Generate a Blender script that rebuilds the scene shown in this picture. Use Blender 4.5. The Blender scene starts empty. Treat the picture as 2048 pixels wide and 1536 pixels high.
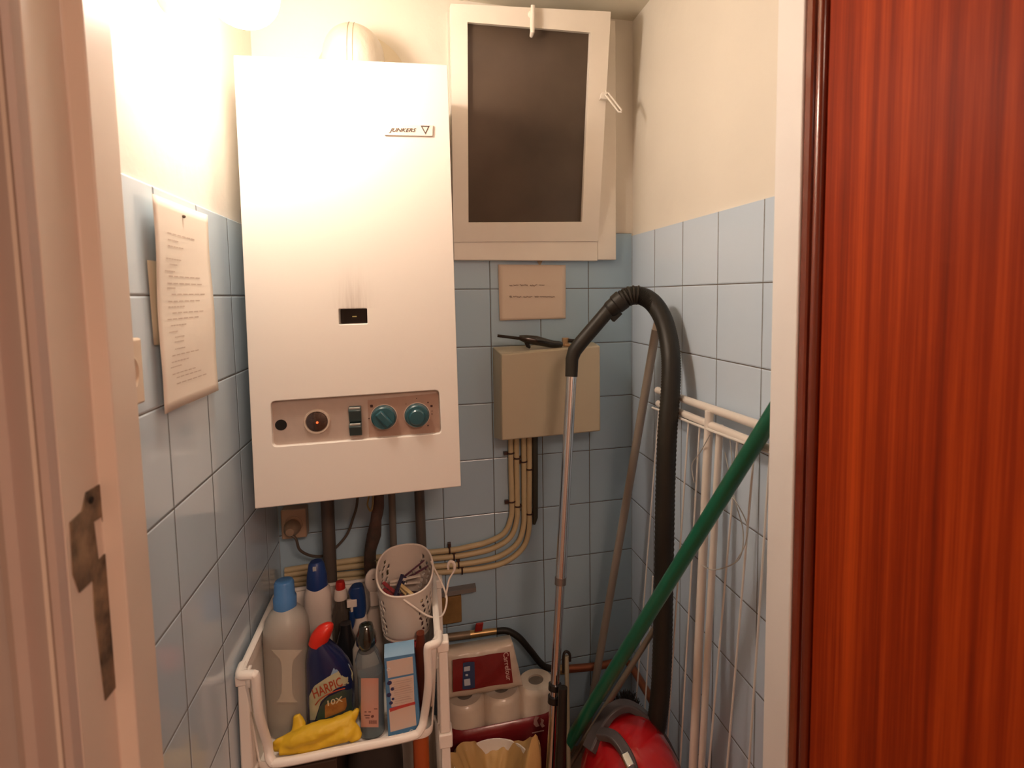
import bpy, bmesh, math, random
from mathutils import Vector, Matrix, noise
random.seed(7)
scene = bpy.context.scene
COL = scene.collection

# ------------------------------------------------------------------ camera
CAM = Vector((-0.5901, -1.4317, 1.3021))
F, YAW, PIT, ROL, PPX, PPY = 1097.76, 0.249663, 0.079875, 0.010896, 83.31, -89.56
_cy, _sy, _cp, _sp, _cr, _sr = (math.cos(YAW), math.sin(YAW), math.cos(PIT), math.sin(PIT), math.cos(ROL), math.sin(ROL))
FW = Vector((_sy*_cp, _cy*_cp, -_sp)); _rt = Vector((_cy, -_sy, 0)); _dn = FW.cross(_rt)
RT = _cr*_rt + _sr*_dn; DN = -_sr*_rt + _cr*_dn
cd = bpy.data.cameras.new('camera'); cam = bpy.data.objects.new('camera', cd); COL.objects.link(cam)
cd.sensor_width = 36; cd.lens = F*36/2048; cd.shift_x = -PPX/2048; cd.shift_y = PPY/2048
m = Matrix((RT, -DN, -FW)).transposed().to_4x4(); m.translation = CAM
cam.matrix_world = m
cd.clip_start = 0.02; cd.clip_end = 30
cd.dof.use_dof = True; cd.dof.focus_distance = 1.35; cd.dof.aperture_fstop = 5.0
scene.camera = cam

# ------------------------------------------------------------------ light and exposure
w = bpy.data.worlds.new('world'); scene.world = w; w.use_nodes = True
w.node_tree.nodes['Background'].inputs[0].default_value = (0.02, 0.022, 0.03, 1)
w.node_tree.nodes['Background'].inputs[1].default_value = 0.3
scene.view_settings.view_transform = 'Standard'
scene.view_settings.look = 'None'
scene.view_settings.exposure = 0.07
scene.view_settings.gamma = 1.0
scene.view_settings.use_curve_mapping = False
GLOBE_C = Vector((-0.826, -0.48, 1.765)); GLOBE_R = 0.053; GLOBE_E = 98.0
GLOBE_COL = (1.0, 0.83, 0.69)
HALL_W, HALL_COL = 36.0, (1.0, 0.68, 0.52)
ld = bpy.data.lights.new('hall_light', 'AREA'); ld.energy = HALL_W; ld.color = HALL_COL; ld.size = 0.8; ld.shape = 'DISK'
lo = bpy.data.objects.new('hall_light', ld); COL.objects.link(lo); lo.location = (-0.02, -2.7, 2.30)

# a point of the photograph, put on a plane of the room
def ray(px, py): return FW + RT*((px-1024-PPX)/F) + DN*((py-768-PPY)/F)
def at(px, py, ax, v):
    d = ray(px, py); i = 'xyz'.index(ax)
    return CAM + d*((v-CAM[i])/d[i])
def aty(px, py, y): return at(px, py, 'y', y)
def lerp(a, b, t): return a + (b-a)*t

# ------------------------------------------------------------------ materials
MATS = {}
def mat(name, col, rough=0.5, metal=0.0, var=0.0, vscale=8.0, bump=0.0, bscale=60.0, trans=0.0, coat=0.0, alpha=1.0,
        spec=0.5, emit=None, estr=0.0, stretch=None, ior=1.45, sss=0.0, col2=None):
    if name in MATS: return MATS[name]
    m = bpy.data.materials.new(name); m.use_nodes = True; nt = m.node_tree; N = nt.nodes; L = nt.links
    b = N['Principled BSDF']; c = (*col, 1)
    b.inputs['Base Color'].default_value = c; b.inputs['Roughness'].default_value = rough
    b.inputs['Metallic'].default_value = metal; b.inputs['Transmission Weight'].default_value = trans
    b.inputs['Coat Weight'].default_value = coat; b.inputs['Coat Roughness'].default_value = 0.06
    b.inputs['Specular IOR Level'].default_value = spec; b.inputs['IOR'].default_value = ior
    if sss: b.inputs['Subsurface Weight'].default_value = sss; b.inputs['Subsurface Radius'].default_value = (.02, .015, .01); b.inputs['Subsurface Scale'].default_value = 1
    if emit: b.inputs['Emission Color'].default_value = (*emit, 1); b.inputs['Emission Strength'].default_value = estr
    tc = N.new('ShaderNodeTexCoord'); mp = N.new('ShaderNodeMapping'); L.new(tc.outputs['Object'], mp.inputs['Vector'])
    if stretch: mp.inputs['Scale'].default_value = stretch
    if var or col2:
        n = N.new('ShaderNodeTexNoise'); n.inputs['Scale'].default_value = vscale; n.inputs['Detail'].default_value = 5
        L.new(mp.outputs[0], n.inputs['Vector'])
        r = N.new('ShaderNodeValToRGB'); r.color_ramp.elements[0].position = .3; r.color_ramp.elements[1].position = .7
        d = col2 if col2 else tuple(max(0, x*(1-var)) for x in col)
        r.color_ramp.elements[0].color = (*d, 1); r.color_ramp.elements[1].color = c
        L.new(n.outputs[0], r.inputs[0]); L.new(r.outputs[0], b.inputs['Base Color'])
    if bump:
        n2 = N.new('ShaderNodeTexNoise'); n2.inputs['Scale'].default_value = bscale; n2.inputs['Detail'].default_value = 4
        L.new(mp.outputs[0], n2.inputs['Vector'])
        bp = N.new('ShaderNodeBump'); bp.inputs['Strength'].default_value = bump; bp.inputs['Distance'].default_value = 0.004
        L.new(n2.outputs[0], bp.inputs['Height']); L.new(bp.outputs[0], b.inputs['Normal'])
    MATS[name] = m
    return m

def tile_mat(name, axis, off_h, off_z, wd, ht, col=(0.37, 0.50, 0.56)):
    m = bpy.data.materials.new(name); m.use_nodes = True; nt = m.node_tree; N = nt.nodes; L = nt.links
    b = N['Principled BSDF']
    tc = N.new('ShaderNodeTexCoord'); sp = N.new('ShaderNodeSeparateXYZ'); L.new(tc.outputs['Object'], sp.inputs[0])
    cb = N.new('ShaderNodeCombineXYZ')
    def add(src, v):
        a = N.new('ShaderNodeMath'); a.operation = 'ADD'; L.new(src, a.inputs[0]); a.inputs[1].default_value = v; return a.outputs[0]
    L.new(add(sp.outputs[axis], off_h + 20*wd), cb.inputs[0]); L.new(add(sp.outputs[2], off_z + 20*ht), cb.inputs[1])
    def brick(mortar, smooth):
        k = N.new('ShaderNodeTexBrick'); k.offset = 0; k.squash = 1; k.inputs['Scale'].default_value = 1
        k.inputs['Brick Width'].default_value = wd; k.inputs['Row Height'].default_value = ht
        k.inputs['Mortar Size'].default_value = mortar; k.inputs['Mortar Smooth'].default_value = smooth
        L.new(cb.outputs[0], k.inputs['Vector']); return k
    k = brick(0.0009, 0.1)
    k.inputs['Color1'].default_value = (*col, 1); k.inputs['Color2'].default_value = (col[0]*.95, col[1]*.965, col[2]*.98, 1)
    k.inputs['Mortar'].default_value = (0.085, 0.06, 0.04, 1)
    L.new(k.outputs['Color'], b.inputs['Base Color'])
    rr = N.new('ShaderNodeMapRange'); L.new(k.outputs['Fac'], rr.inputs[0]); rr.inputs[3].default_value = 0.13; rr.inputs[4].default_value = 0.8
    L.new(rr.outputs[0], b.inputs['Roughness'])
    k2 = brick(0.0035, 1.0)
    inv = N.new('ShaderNodeMath'); inv.operation = 'SUBTRACT'; inv.inputs[0].default_value = 1; L.new(k2.outputs['Fac'], inv.inputs[1])
    nz = N.new('ShaderNodeTexNoise'); nz.inputs['Scale'].default_value = 9; nz.inputs['Detail'].default_value = 1; L.new(tc.outputs['Object'], nz.inputs['Vector'])
    ml = N.new('ShaderNodeMath'); ml.operation = 'MULTIPLY_ADD'; L.new(nz.outputs[0], ml.inputs[0]); ml.inputs[1].default_value = 0.7; L.new(inv.outputs[0], ml.inputs[2])
    bp = N.new('ShaderNodeBump'); bp.inputs['Strength'].default_value = 0.75; bp.inputs['Distance'].default_value = 0.0016
    L.new(ml.outputs[0], bp.inputs['Height']); L.new(bp.outputs[0], b.inputs['Normal'])
    b.inputs['Specular IOR Level'].default_value = 0.5
    return m

def wood_mat():
    m = bpy.data.materials.new('mahogany'); m.use_nodes = True; nt = m.node_tree; N = nt.nodes; L = nt.links
    b = N['Principled BSDF']; tc = N.new('ShaderNodeTexCoord')
    def nz(sc, stretch, det, dist=0.0):
        mp = N.new('ShaderNodeMapping'); mp.inputs['Scale'].default_value = stretch; L.new(tc.outputs['Object'], mp.inputs[0])
        n = N.new('ShaderNodeTexNoise'); n.inputs['Scale'].default_value = sc; n.inputs['Detail'].default_value = det; n.inputs['Distortion'].default_value = dist
        L.new(mp.outputs[0], n.inputs['Vector']); return n.outputs[0]
    a = nz(1, (60, 60, 0.5), 4, .1); c = nz(1, (420, 420, 9), 3); d = nz(1, (16, 16, .8), 2)
    mx = N.new('ShaderNodeMath'); mx.operation = 'MULTIPLY_ADD'; L.new(a, mx.inputs[0]); mx.inputs[1].default_value = .62
    m3 = N.new('ShaderNodeMath'); m3.operation = 'MULTIPLY'; L.new(c, m3.inputs[0]); m3.inputs[1].default_value = .22; 
    m4 = N.new('ShaderNodeMath'); m4.operation = 'MULTIPLY_ADD'; L.new(d, m4.inputs[0]); m4.inputs[1].default_value = .2; L.new(m3.outputs[0], m4.inputs[2])
    L.new(m4.outputs[0], mx.inputs[2])
    r = N.new('ShaderNodeValToRGB'); e = r.color_ramp.elements
    e[0].position = .34; e[0].color = (0.155, 0.014, 0.003, 1); e[1].position = .66; e[1].color = (0.50, 0.066, 0.008, 1)
    x = r.color_ramp.elements.new(.5); x.color = (0.29, 0.030, 0.004, 1)
    L.new(mx.outputs[0], r.inputs[0]); L.new(r.outputs[0], b.inputs['Base Color'])
    b.inputs['Roughness'].default_value = .6; b.inputs['Specular IOR Level'].default_value = .1; b.inputs['Coat Weight'].default_value = .05; b.inputs['Coat Roughness'].default_value = .38
    return m

def casing_mat():     # white enamel with soot streaks above the flame window
    m = mat('boiler_enamel', (0.80, 0.765, 0.70), .28, var=0.02, vscale=3)
    nt = m.node_tree; N = nt.nodes; L = nt.links; b = N['Principled BSDF']
    src = b.inputs['Base Color'].links[0].from_socket
    tc = N.new('ShaderNodeTexCoord'); sp = N.new('ShaderNodeSeparateXYZ'); L.new(tc.outputs['Object'], sp.inputs[0])
    c = aty(707, 617, -.3) - BOILER_LOC
    def M(op, a, bb=None, cc=None):
        n = N.new('ShaderNodeMath'); n.operation = op
        for i, v in enumerate((a, bb, cc)):
            if v is None: continue
            if isinstance(v, (int, float)): n.inputs[i].default_value = v
            else: L.new(v, n.inputs[i])
        return n.outputs[0]
    dx = M('MULTIPLY', M('SUBTRACT', sp.outputs[0], c.x), 38); dz = M('MULTIPLY', M('SUBTRACT', sp.outputs[2], c.z), 1/.052)
    up = M('GREATER_THAN', dz, 0)
    g = M('EXPONENT', M('MULTIPLY', M('MULTIPLY', dx, dx), -1)); h = M('EXPONENT', M('MULTIPLY', M('MULTIPLY', dz, dz), -1))
    mp = N.new('ShaderNodeMapping'); mp.inputs['Scale'].default_value = (260, 1, 16); L.new(tc.outputs['Object'], mp.inputs[0])
    n = N.new('ShaderNodeTexNoise'); n.inputs['Scale'].default_value = 1; n.inputs['Detail'].default_value = 3; L.new(mp.outputs[0], n.inputs['Vector'])
    fac = M('MULTIPLY', M('MULTIPLY', M('MULTIPLY', g, h), up), M('MULTIPLY', M('POWER', n.outputs[0], 1.6), .7)); 
    mx = N.new('ShaderNodeMix'); mx.data_type = 'RGBA'; L.new(fac, mx.inputs[0]); L.new(src, mx.inputs[6]); mx.inputs[7].default_value = (.16, .09, .05, 1)
    L.new(mx.outputs[2], b.inputs['Base Color'])
    return m

# ------------------------------------------------------------------ mesh helpers
class G:
    def __init__(s): s.v = []; s.f = []
    def add(s, vs, fs):
        o = len(s.v); s.v += [Vector(p) for p in vs]; s.f += [tuple(i+o for i in f) for f in fs]; return s
    def hexa(s, front, back):
        return s.add(list(front)+list(back), [(0,1,2,3), (7,6,5,4), (0,4,5,1), (1,5,6,2), (2,6,7,3), (3,7,4,0)])
    def box(s, x0, x1, y0, y1, z0, z1):
        return s.hexa([(x0,y0,z1),(x1,y0,z1),(x1,y0,z0),(x0,y0,z0)], [(x0,y1,z1),(x1,y1,z1),(x1,y1,z0),(x0,y1,z0)])
    def obox(s, c, ax, ay, az):      # oriented box: centre and three half vectors
        c, ax, ay, az = map(Vector, (c, ax, ay, az))
        return s.hexa([c-ax-ay+az, c+ax-ay+az, c+ax-ay-az, c-ax-ay-az], [c-ax+ay+az, c+ax+ay+az, c+ax+ay-az, c-ax+ay-az])
    def loft(s, rings, cap=True, closed=False):
        n = len(rings[0]); vs = [p for r in rings for p in r]; fs = []
        R = len(rings)
        for k in range(R if closed else R-1):
            k2 = (k+1) % R
            for i in range(n): fs.append((k*n+i, k*n+(i+1) % n, k2*n+(i+1) % n, k2*n+i))
        if cap and not closed: fs += [tuple(range(n))[::-1], tuple((R-1)*n+i for i in range(n))]
        return s.add(vs, fs)
    def strip(s, rows):              # open grid of points
        n = len(rows[0]); vs = [p for r in rows for p in r]
        return s.add(vs, [(k*n+i, k*n+i+1, (k+1)*n+i+1, (k+1)*n+i) for k in range(len(rows)-1) for i in range(n-1)])
    def tube(s, pts, r, n=12, cap=True, flat=1.0, up=None):
        pts = [Vector(p) for p in pts]; m = len(pts); rs = r if isinstance(r, (list, tuple)) else [r]*m
        tg = [(pts[min(i+1, m-1)]-pts[max(i-1, 0)]).normalized() for i in range(m)]
        u = Vector(up) if up else (Vector((0, 0, 1)) if abs(tg[0].z) < .9 else Vector((0, 1, 0)))
        rings = []
        for i in range(m):
            u = (u - tg[i]*u.dot(tg[i]))
            if u.length < 1e-6: u = Vector((1, 0, 0)) - tg[i]*tg[i].x
            u.normalize(); v = tg[i].cross(u)
            rings.append([pts[i] + (u*math.cos(a)*flat + v*math.sin(a))*rs[i] for a in [2*math.pi*k/n for k in range(n)]])
        return s.loft(rings, cap)
    def prism(s, poly, off):
        poly = [Vector(p) for p in poly]; off = Vector(off)
        return s.loft([poly, [p+off for p in poly]])
    def lathe(s, prof, o, axis=(0, 0, 1), n=32, cap=True):
        o = Vector(o); a = Vector(axis).normalized(); u = a.orthogonal().normalized(); v = a.cross(u)
        return s.loft([[o + a*h + (u*math.cos(t) + v*math.sin(t))*max(r, 1e-5) for t in [2*math.pi*k/n for k in range(n)]] for r, h in prof], cap)
    def sphere(s, c, r, n=24, rz=None):
        rz = rz or r; return s.lathe([(r*math.sin(math.pi*k/(n//2)), -rz*math.cos(math.pi*k/(n//2))) for k in range(n//2+1)], c, n=n)
def sring(cx, cy, z, rx, ry, p=2.0, n=32, ang=0.0):
    out = []
    for k in range(n):
        t = 2*math.pi*k/n; c, s_ = math.cos(t), math.sin(t)
        x = rx*math.copysign(abs(c)**(2/p), c); y = ry*math.copysign(abs(s_)**(2/p), s_)
        out.append(Vector((cx + x*math.cos(ang)-y*math.sin(ang), cy + x*math.sin(ang)+y*math.cos(ang), z)))
    return out
def smooth_path(pts, k=6):
    pts = [Vector(p) for p in pts]; P = [pts[0]*2-pts[1]] + pts + [pts[-1]*2-pts[-2]]; out = []
    for i in range(1, len(P)-2):
        a, b, c, d = P[i-1:i+3]
        for j in range(k):
            t = j/k; out.append(.5*((2*b) + (c-a)*t + (2*a-5*b+4*c-d)*t*t + (3*b-a-3*c+d)*t**3))
    return out + [pts[-1]]
def interp(vals, k=6):
    out = []
    for a, b in zip(vals[:-1], vals[1:]): out += [a+(b-a)*j/k for j in range(k)]
    return out + [vals[-1]]

def tag(o, label=None, cat=None, group=None, kind=None):
    for k, v in (('label', label), ('category', cat), ('group', group), ('kind', kind)):
        if v: o[k] = v
    return o
def thing(name, label, cat, loc, group=None, kind=None):
    o = bpy.data.objects.new(name, None); COL.objects.link(o); o.location = loc; o.empty_display_size = .03
    return tag(o, label, cat, group, kind)
def rootloc(p):
    v = Vector((0, 0, 0))
    while p: v += p.location; p = p.parent
    return v
def obj(name, g, mt, parent=None, bevel=0.0, smooth=35, solid=0.0, base=None, keep=False, seg=2):
    me = bpy.data.meshes.new(name)
    if parent: loc = rootloc(parent)
    elif keep: loc = Vector((0, 0, 0))
    elif base is not None: loc = Vector(base)
    else:
        xs = [p.x for p in g.v]; ys = [p.y for p in g.v]; zs = [p.z for p in g.v]
        loc = Vector(((min(xs)+max(xs))/2, (min(ys)+max(ys))/2, min(zs)))
    me.from_pydata([tuple(p-loc) for p in g.v], [], g.f)
    bm = bmesh.new(); bm.from_mesh(me); bmesh.ops.recalc_face_normals(bm, faces=bm.faces); bm.to_mesh(me); bm.free()
    o = bpy.data.objects.new(name, me); COL.objects.link(o)
    if parent: o.parent = parent
    else: o.location = loc
    for mm in (mt if isinstance(mt, (list, tuple)) else [mt]): me.materials.append(mm)
    if solid:
        s = o.modifiers.new('solid', 'SOLIDIFY'); s.thickness = solid; s.offset = 0
    if bevel:
        b = o.modifiers.new('bevel', 'BEVEL'); b.width = bevel; b.segments = seg; b.limit_method = 'ANGLE'; b.angle_limit = math.radians(35); b.harden_normals = False
    if smooth:
        me.polygons.foreach_set('use_smooth', [True]*len(me.polygons))
        try: me.set_sharp_from_angle(angle=math.radians(smooth))
        except Exception: pass
    return o
def cut(o, g):                      # subtract a shape from a mesh, baked into the mesh
    me = bpy.data.meshes.new('cutter'); loc = rootloc(o) if o.parent else o.location
    me.from_pydata([tuple(p-loc) for p in g.v], [], g.f)
    bm = bmesh.new(); bm.from_mesh(me); bmesh.ops.recalc_face_normals(bm, faces=bm.faces); bm.to_mesh(me); bm.free()
    c = bpy.data.objects.new('cutter', me); COL.objects.link(c); c.location = loc
    md = o.modifiers.new('cut', 'BOOLEAN'); md.object = c; md.operation = 'DIFFERENCE'; md.solver = 'EXACT'
    while o.modifiers[0].name != md.name:
        o.modifiers.move(len(o.modifiers)-1, 0)
    others = [x for x in o.modifiers if x != md]
    for x in others: x.show_viewport = False
    bpy.context.view_layer.update()
    dg = bpy.context.evaluated_depsgraph_get(); nm = bpy.data.meshes.new_from_object(o.evaluated_get(dg))
    for x in others: x.show_viewport = True
    o.modifiers.remove(md); nm.name = o.name; o.data = nm
    bpy.data.objects.remove(c)
    nm.polygons.foreach_set('use_smooth', [True]*len(nm.polygons))
    nm.set_sharp_from_angle(angle=math.radians(35))
def text(name, s, mt, parent, origin, right, up, width=None, height=None, shear=0.0, bold=0.0, depth=0.0004, align='LEFT'):
    cu = bpy.data.curves.new('t', 'FONT'); cu.body = s; cu.size = 1; cu.shear = shear; cu.offset = bold; cu.resolution_u = 3
    t = bpy.data.objects.new('t', cu); COL.objects.link(t); bpy.context.view_layer.update()
    me = bpy.data.meshes.new_from_object(t.evaluated_get(bpy.context.evaluated_depsgraph_get())); bpy.data.objects.remove(t)
    xs = [v.co.x for v in me.vertices]; ys = [v.co.y for v in me.vertices]
    x0, x1, y0, y1 = min(xs), max(xs), min(ys), max(ys)
    right = Vector(right); up = Vector(up)
    sy = height/(y1-y0) if height else width/(x1-x0); sx = width/(x1-x0) if width else sy
    R = right.normalized(); U = up.normalized(); Nn = R.cross(U).normalized()
    g = G(); P = [Vector(origin) + R*((v.co.x-x0)*sx) + U*((v.co.y-y0)*sy) + Nn*depth for v in me.vertices]
    g.add(P, [tuple(p.vertices) for p in me.polygons])
    return obj(name, g, mt, parent, smooth=0)

# ------------------------------------------------------------------ common materials
plaster = mat('cream_plaster', (0.80, 0.75, 0.665), .75, var=.05, vscale=4, bump=.25, bscale=35)
ceil_m = mat('ceiling_paint', (0.74, 0.69, 0.56), .85, var=.05, vscale=3, bump=.2, bscale=25)
hallm = mat('hall_paint', (0.62, 0.52, 0.43), .85, var=.04)
white_paint = mat('white_gloss_paint', (0.90, 0.88, 0.87), .35, var=.05, vscale=6, bump=.08, bscale=30)
win_paint = mat('window_paint', (0.86, 0.80, 0.71), .4, var=.06, vscale=9, bump=.12, bscale=40)
white_pl = mat('white_plastic', (0.88, 0.83, 0.76), .35, var=.03)
grey_lid = mat('beige_box_plastic', (0.53, 0.47, 0.34), .5, var=.05, vscale=5)
black_pl = mat('black_plastic', (0.016, 0.013, 0.011), .33, var=.2)
black_rb = mat('black_rubber', (0.019, 0.016, 0.011), .5, var=.25, vscale=20)
chrome = mat('chrome', (0.72, 0.74, 0.78), .16, 1.0)
mahog = wood_mat()
paper = mat('paper', (0.82, 0.74, 0.64), .75, var=.06, vscale=9)
ink = mat('ink', (0.06, 0.035, 0.03), .6)

# ------------------------------------------------------------------ the closet shell
XL, XR, YF = -0.9255, 0.0, -0.75
CEIL = 2.035
g = G(); g.box(-1.05, .12, -.75, .14, -.06, 0)
tag(obj('floor', g, mat('floor_tile', (0.30, 0.20, 0.14), .4, var=.2, bump=.1), keep=True), kind='structure')
g = G(); g.box(-1.05, .12, -.95, .14, CEIL, CEIL+.06)
tag(obj('ceiling', g, ceil_m, keep=True), kind='structure')
WX0, WX1, WZ0, WZ1 = -0.478, -0.082, 1.425, 1.985
def wallpart(name, boxes, mt, parent=None):
    g = G()
    for b in boxes: g.box(*b)
    return obj(name, g, mt, parent, keep=True, smooth=0)
wb = tag(wallpart('wall_back', [(-1.05, WX0, .006, .14, 0, CEIL), (WX1, .12, .006, .14, 0, CEIL), (WX0, WX1, .006, .14, 0, WZ0), (WX0, WX1, .006, .14, WZ1, CEIL)], plaster), kind='structure')
ZT = 1.47
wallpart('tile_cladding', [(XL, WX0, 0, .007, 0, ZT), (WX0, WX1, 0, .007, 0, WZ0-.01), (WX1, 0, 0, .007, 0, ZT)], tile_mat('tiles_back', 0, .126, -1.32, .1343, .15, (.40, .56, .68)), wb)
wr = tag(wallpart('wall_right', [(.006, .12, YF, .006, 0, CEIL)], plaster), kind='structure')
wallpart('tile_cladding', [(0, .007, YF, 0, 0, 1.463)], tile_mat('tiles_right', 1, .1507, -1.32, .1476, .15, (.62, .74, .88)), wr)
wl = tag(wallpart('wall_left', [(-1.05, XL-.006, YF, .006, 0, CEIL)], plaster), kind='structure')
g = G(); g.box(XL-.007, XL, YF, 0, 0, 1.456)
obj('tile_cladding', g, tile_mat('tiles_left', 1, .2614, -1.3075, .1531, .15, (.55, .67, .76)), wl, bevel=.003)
g = G(); g.box(-.60, .05, .55, .6, .9, 2.6); g.box(-.62, -.6, .14, .6, .9, 2.6); g.box(.05, .07, .14, .6, .9, 2.6); g.box(-.6, .05, .14, .6, 2.6, 2.62); g.box(-.6, .05, .14, .6, .88, .9)
tag(obj('wall_shaft', g, mat('shaft_wall', (.10, .07, .05), .9, var=.3), keep=True), kind='structure')
# door wall with jambs
g = G(); g.box(-2.0, -.93, -.85, YF, 0, 2.45); g.box(-.03, .9, -.85, YF, 0, 2.45); g.box(-.93, -.03, -.85, YF, 2.02, 2.45)
tag(obj('wall_front', g, hallm, keep=True), kind='structure')
g = G(); g.box(-2.0, .9, -3.3, -.75, -.06, -.0005)
tag(obj('floor_hall', g, mat('parquet', (0.33, 0.17, 0.09), .4, var=.3, stretch=(3, 30, 1)), keep=True), kind='structure')
g = G(); g.box(-2.0, .9, -3.3, -.85, 2.45, 2.5)
tag(obj('ceiling_hall', g, hallm, keep=True), kind='structure')
for nm, b in (('wall_hall_left', (-2.05, -2.0, -3.3, -.75, 0, 2.5)), ('wall_hall_right', (.9, .95, -3.3, -.75, 0, 2.5)), ('wall_hall_back', (-2.0, .9, -3.35, -3.3, 0, 2.5))):
    g = G(); g.box(*b); tag(obj(nm, g, hallm, keep=True), kind='structure')
# left jamb: inner face, rebate, moulded architrave (profile in plan, extruded upwards)
def plan(poly, z0, z1): return [Vector((x, y, z0)) for x, y in poly], (0, 0, z1-z0)
jl = [(-.93, -.75), (-.882, -.75), (-.882, -.802), (-.898, -.804), (-.898, -.863), (-.93, -.863)]
g = G(); g.prism(*plan(jl, 0, 2.02))
tag(obj('trim_1', g, mat('dimmed_jamb_paint', (.72, .61, .51), .4, var=.08, vscale=5), keep=True, bevel=.0015), kind='structure')  # white jamb paint darkened, standing in for weaker hall light on this side
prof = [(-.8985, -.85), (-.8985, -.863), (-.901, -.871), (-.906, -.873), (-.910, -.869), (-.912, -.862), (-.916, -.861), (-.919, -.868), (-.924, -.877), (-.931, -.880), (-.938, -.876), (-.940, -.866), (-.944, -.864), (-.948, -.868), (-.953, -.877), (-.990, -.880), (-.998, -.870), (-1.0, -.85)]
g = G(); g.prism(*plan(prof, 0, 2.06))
tag(obj('trim_2', g, mat('dimmed_white_paint', (.49, .40, .35), .4, var=.06), keep=True), kind='structure')  # same white, darker still: dim light on the architrave put into its colour
jr = [(-.03, -.75), (-.095, -.75), (-.095, -.803), (-.040, -.805), (-.040, -.85), (-.03, -.85)]
g = G(); g.prism(*plan(jr, 0, 2.02))
tag(obj('trim_3', g, white_paint, keep=True, bevel=.0015), kind='structure')
# rusty strike plate on the rebate of the left jamb
XS = -.898
rust = mat('rusty_plate', (0.34, 0.235, 0.14), .6, .1, col2=(0.022, 0.018, 0.015), vscale=30, bump=.5, bscale=80)
t = thing('strike_plate', 'rusty dark metal strike plate let into the left door jamb', 'strike plate', (XS, -.82, .9))
def lp(pts, x, th, gg=None):
    gg = gg or G(); return gg.prism([at(px, py, 'x', x) for px, py in pts], (th, 0, 0))
pl = obj('plate', lp([(168, 985), (196, 968), (204, 1060), (212, 1150), (236, 1365), (207, 1402), (186, 1230), (182, 1160), (155, 1186), (142, 1150), (136, 1045), (160, 1022)], XS-.001, .0022), rust, t, bevel=.0004)
cut(pl, lp([(176, 1045), (192, 1035), (202, 1105), (186, 1122)], XS-.004, .01))
obj('latch_recess', lp([(174, 1040), (194, 1030), (205, 1110), (184, 1127)], XS-.003, .0024), mat('bare_wood', (0.42, 0.22, 0.12), .7, var=.3, vscale=30), t)
obj('screw', G().lathe([(0, 0), (.0035, 0), (.0035, .0012), (0, .0016)], at(181, 1000, 'x', XS+.001), (1, 0, 0), 12), mat('dark_hole', (.01, .008, .006), .8), t)
# door leaf, opened into the hall, hinged on the right jamb
d = thing('door_1', None, None, (-.085, -.84, .005), kind='structure')
g = G(); g.prism(*plan([(-.085, -1.58), (-.085, -.838), (-.080, -.8355), (-.055, -.8355), (-.047, -.838), (-.047, -1.58)], .006, 2.0))
obj('leaf', g, mahog, d)
arc = [(-.079, -.8350), (-.086, -.8330)] + [(-.0865-.0052*math.sin(a), -.8265+.0065*math.cos(a)*-1) for a in [math.radians(x) for x in (10, 35, 60, 90, 120, 150, 172)]] + [(-.0865, -.8185), (-.0905, -.8175), (-.0925, -.8150), (-.0925, -.8055), (-.060, -.8055), (-.060, -.835)]
g = G(); g.prism(*plan(arc, .006, 2.0)); obj('edge_moulding', g, mat('dark_mahogany', (0.21, 0.035, 0.014), .25, var=.35, vscale=1, stretch=(60, 60, 1.5), coat=.6), d)

# ------------------------------------------------------------------ window
wn = thing('window_1', None, None, (-.28, 0, 1.4), kind='structure')
g = G()
fr = [(-.052, -.019), (-.052, .006)]
g.box(-.105, -.052, -.019, .006, 1.396, 2.02)                # right stile
g.box(-.487, -.105, -.019, .006, 1.393, 1.449)               # bottom rail
obj('frame', g, win_paint, wn, bevel=.002)
g = G(); g.box(-.487, WX0+.003, -.003, .12, 1.43, 2.0); g.box(WX1-.003, WX1+.012, -.0, .12, 1.43, 1.99); g.box(WX0, WX1, .0, .12, 1.97, 1.992)
obj('reveal_lining', g, win_paint, wn)
# casement, bottom hinged and tipped into the room
BL, BR = aty(907, 484, -.022), aty(1196, 482, -.022); TL, TR = aty(901, 7, -.118), aty(1221, 24, -.118)
gBL, gBR, gTL, gTR = aty(937, 445, -.030), aty(1164, 444, -.030), aty(935, 44, -.112), aty(1181, 65, -.112)
nrm = ((BR-BL).cross(TL-BL)).normalized();  nrm = nrm if nrm.y < 0 else -nrm
def onp(p): return p - nrm*((p-BL).dot(nrm))
BR, TL = onp(BR), onp(TL); TR = onp(TR); gs = [onp(p) for p in (gTL, gTR, gBR, gBL)]; outer = [TL, TR, BR, BL]
th = nrm*-.032
g = G()
for i in range(4):
    j = (i+1) % 4
    g.hexa([outer[i], outer[j], gs[j], gs[i]], [outer[i]+th, outer[j]+th, gs[j]+th, gs[i]+th])
cs = obj('casement', g, win_paint, wn)
g = G(); mid = sum(gs, Vector())/4; gg = [mid+(p-mid)*1.015 for p in gs]
g.hexa([p-nrm*.014 for p in gg], [p-nrm*.018 for p in gg])
pane = mat('frosted_pane', (0.125, 0.088, 0.060), .34, var=.45, vscale=5, spec=.5, bump=.15, bscale=12)
pane.node_tree.nodes['Principled BSDF'].inputs['Transmission Weight'].default_value = .25
obj('pane', g, pane, cs)
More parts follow.
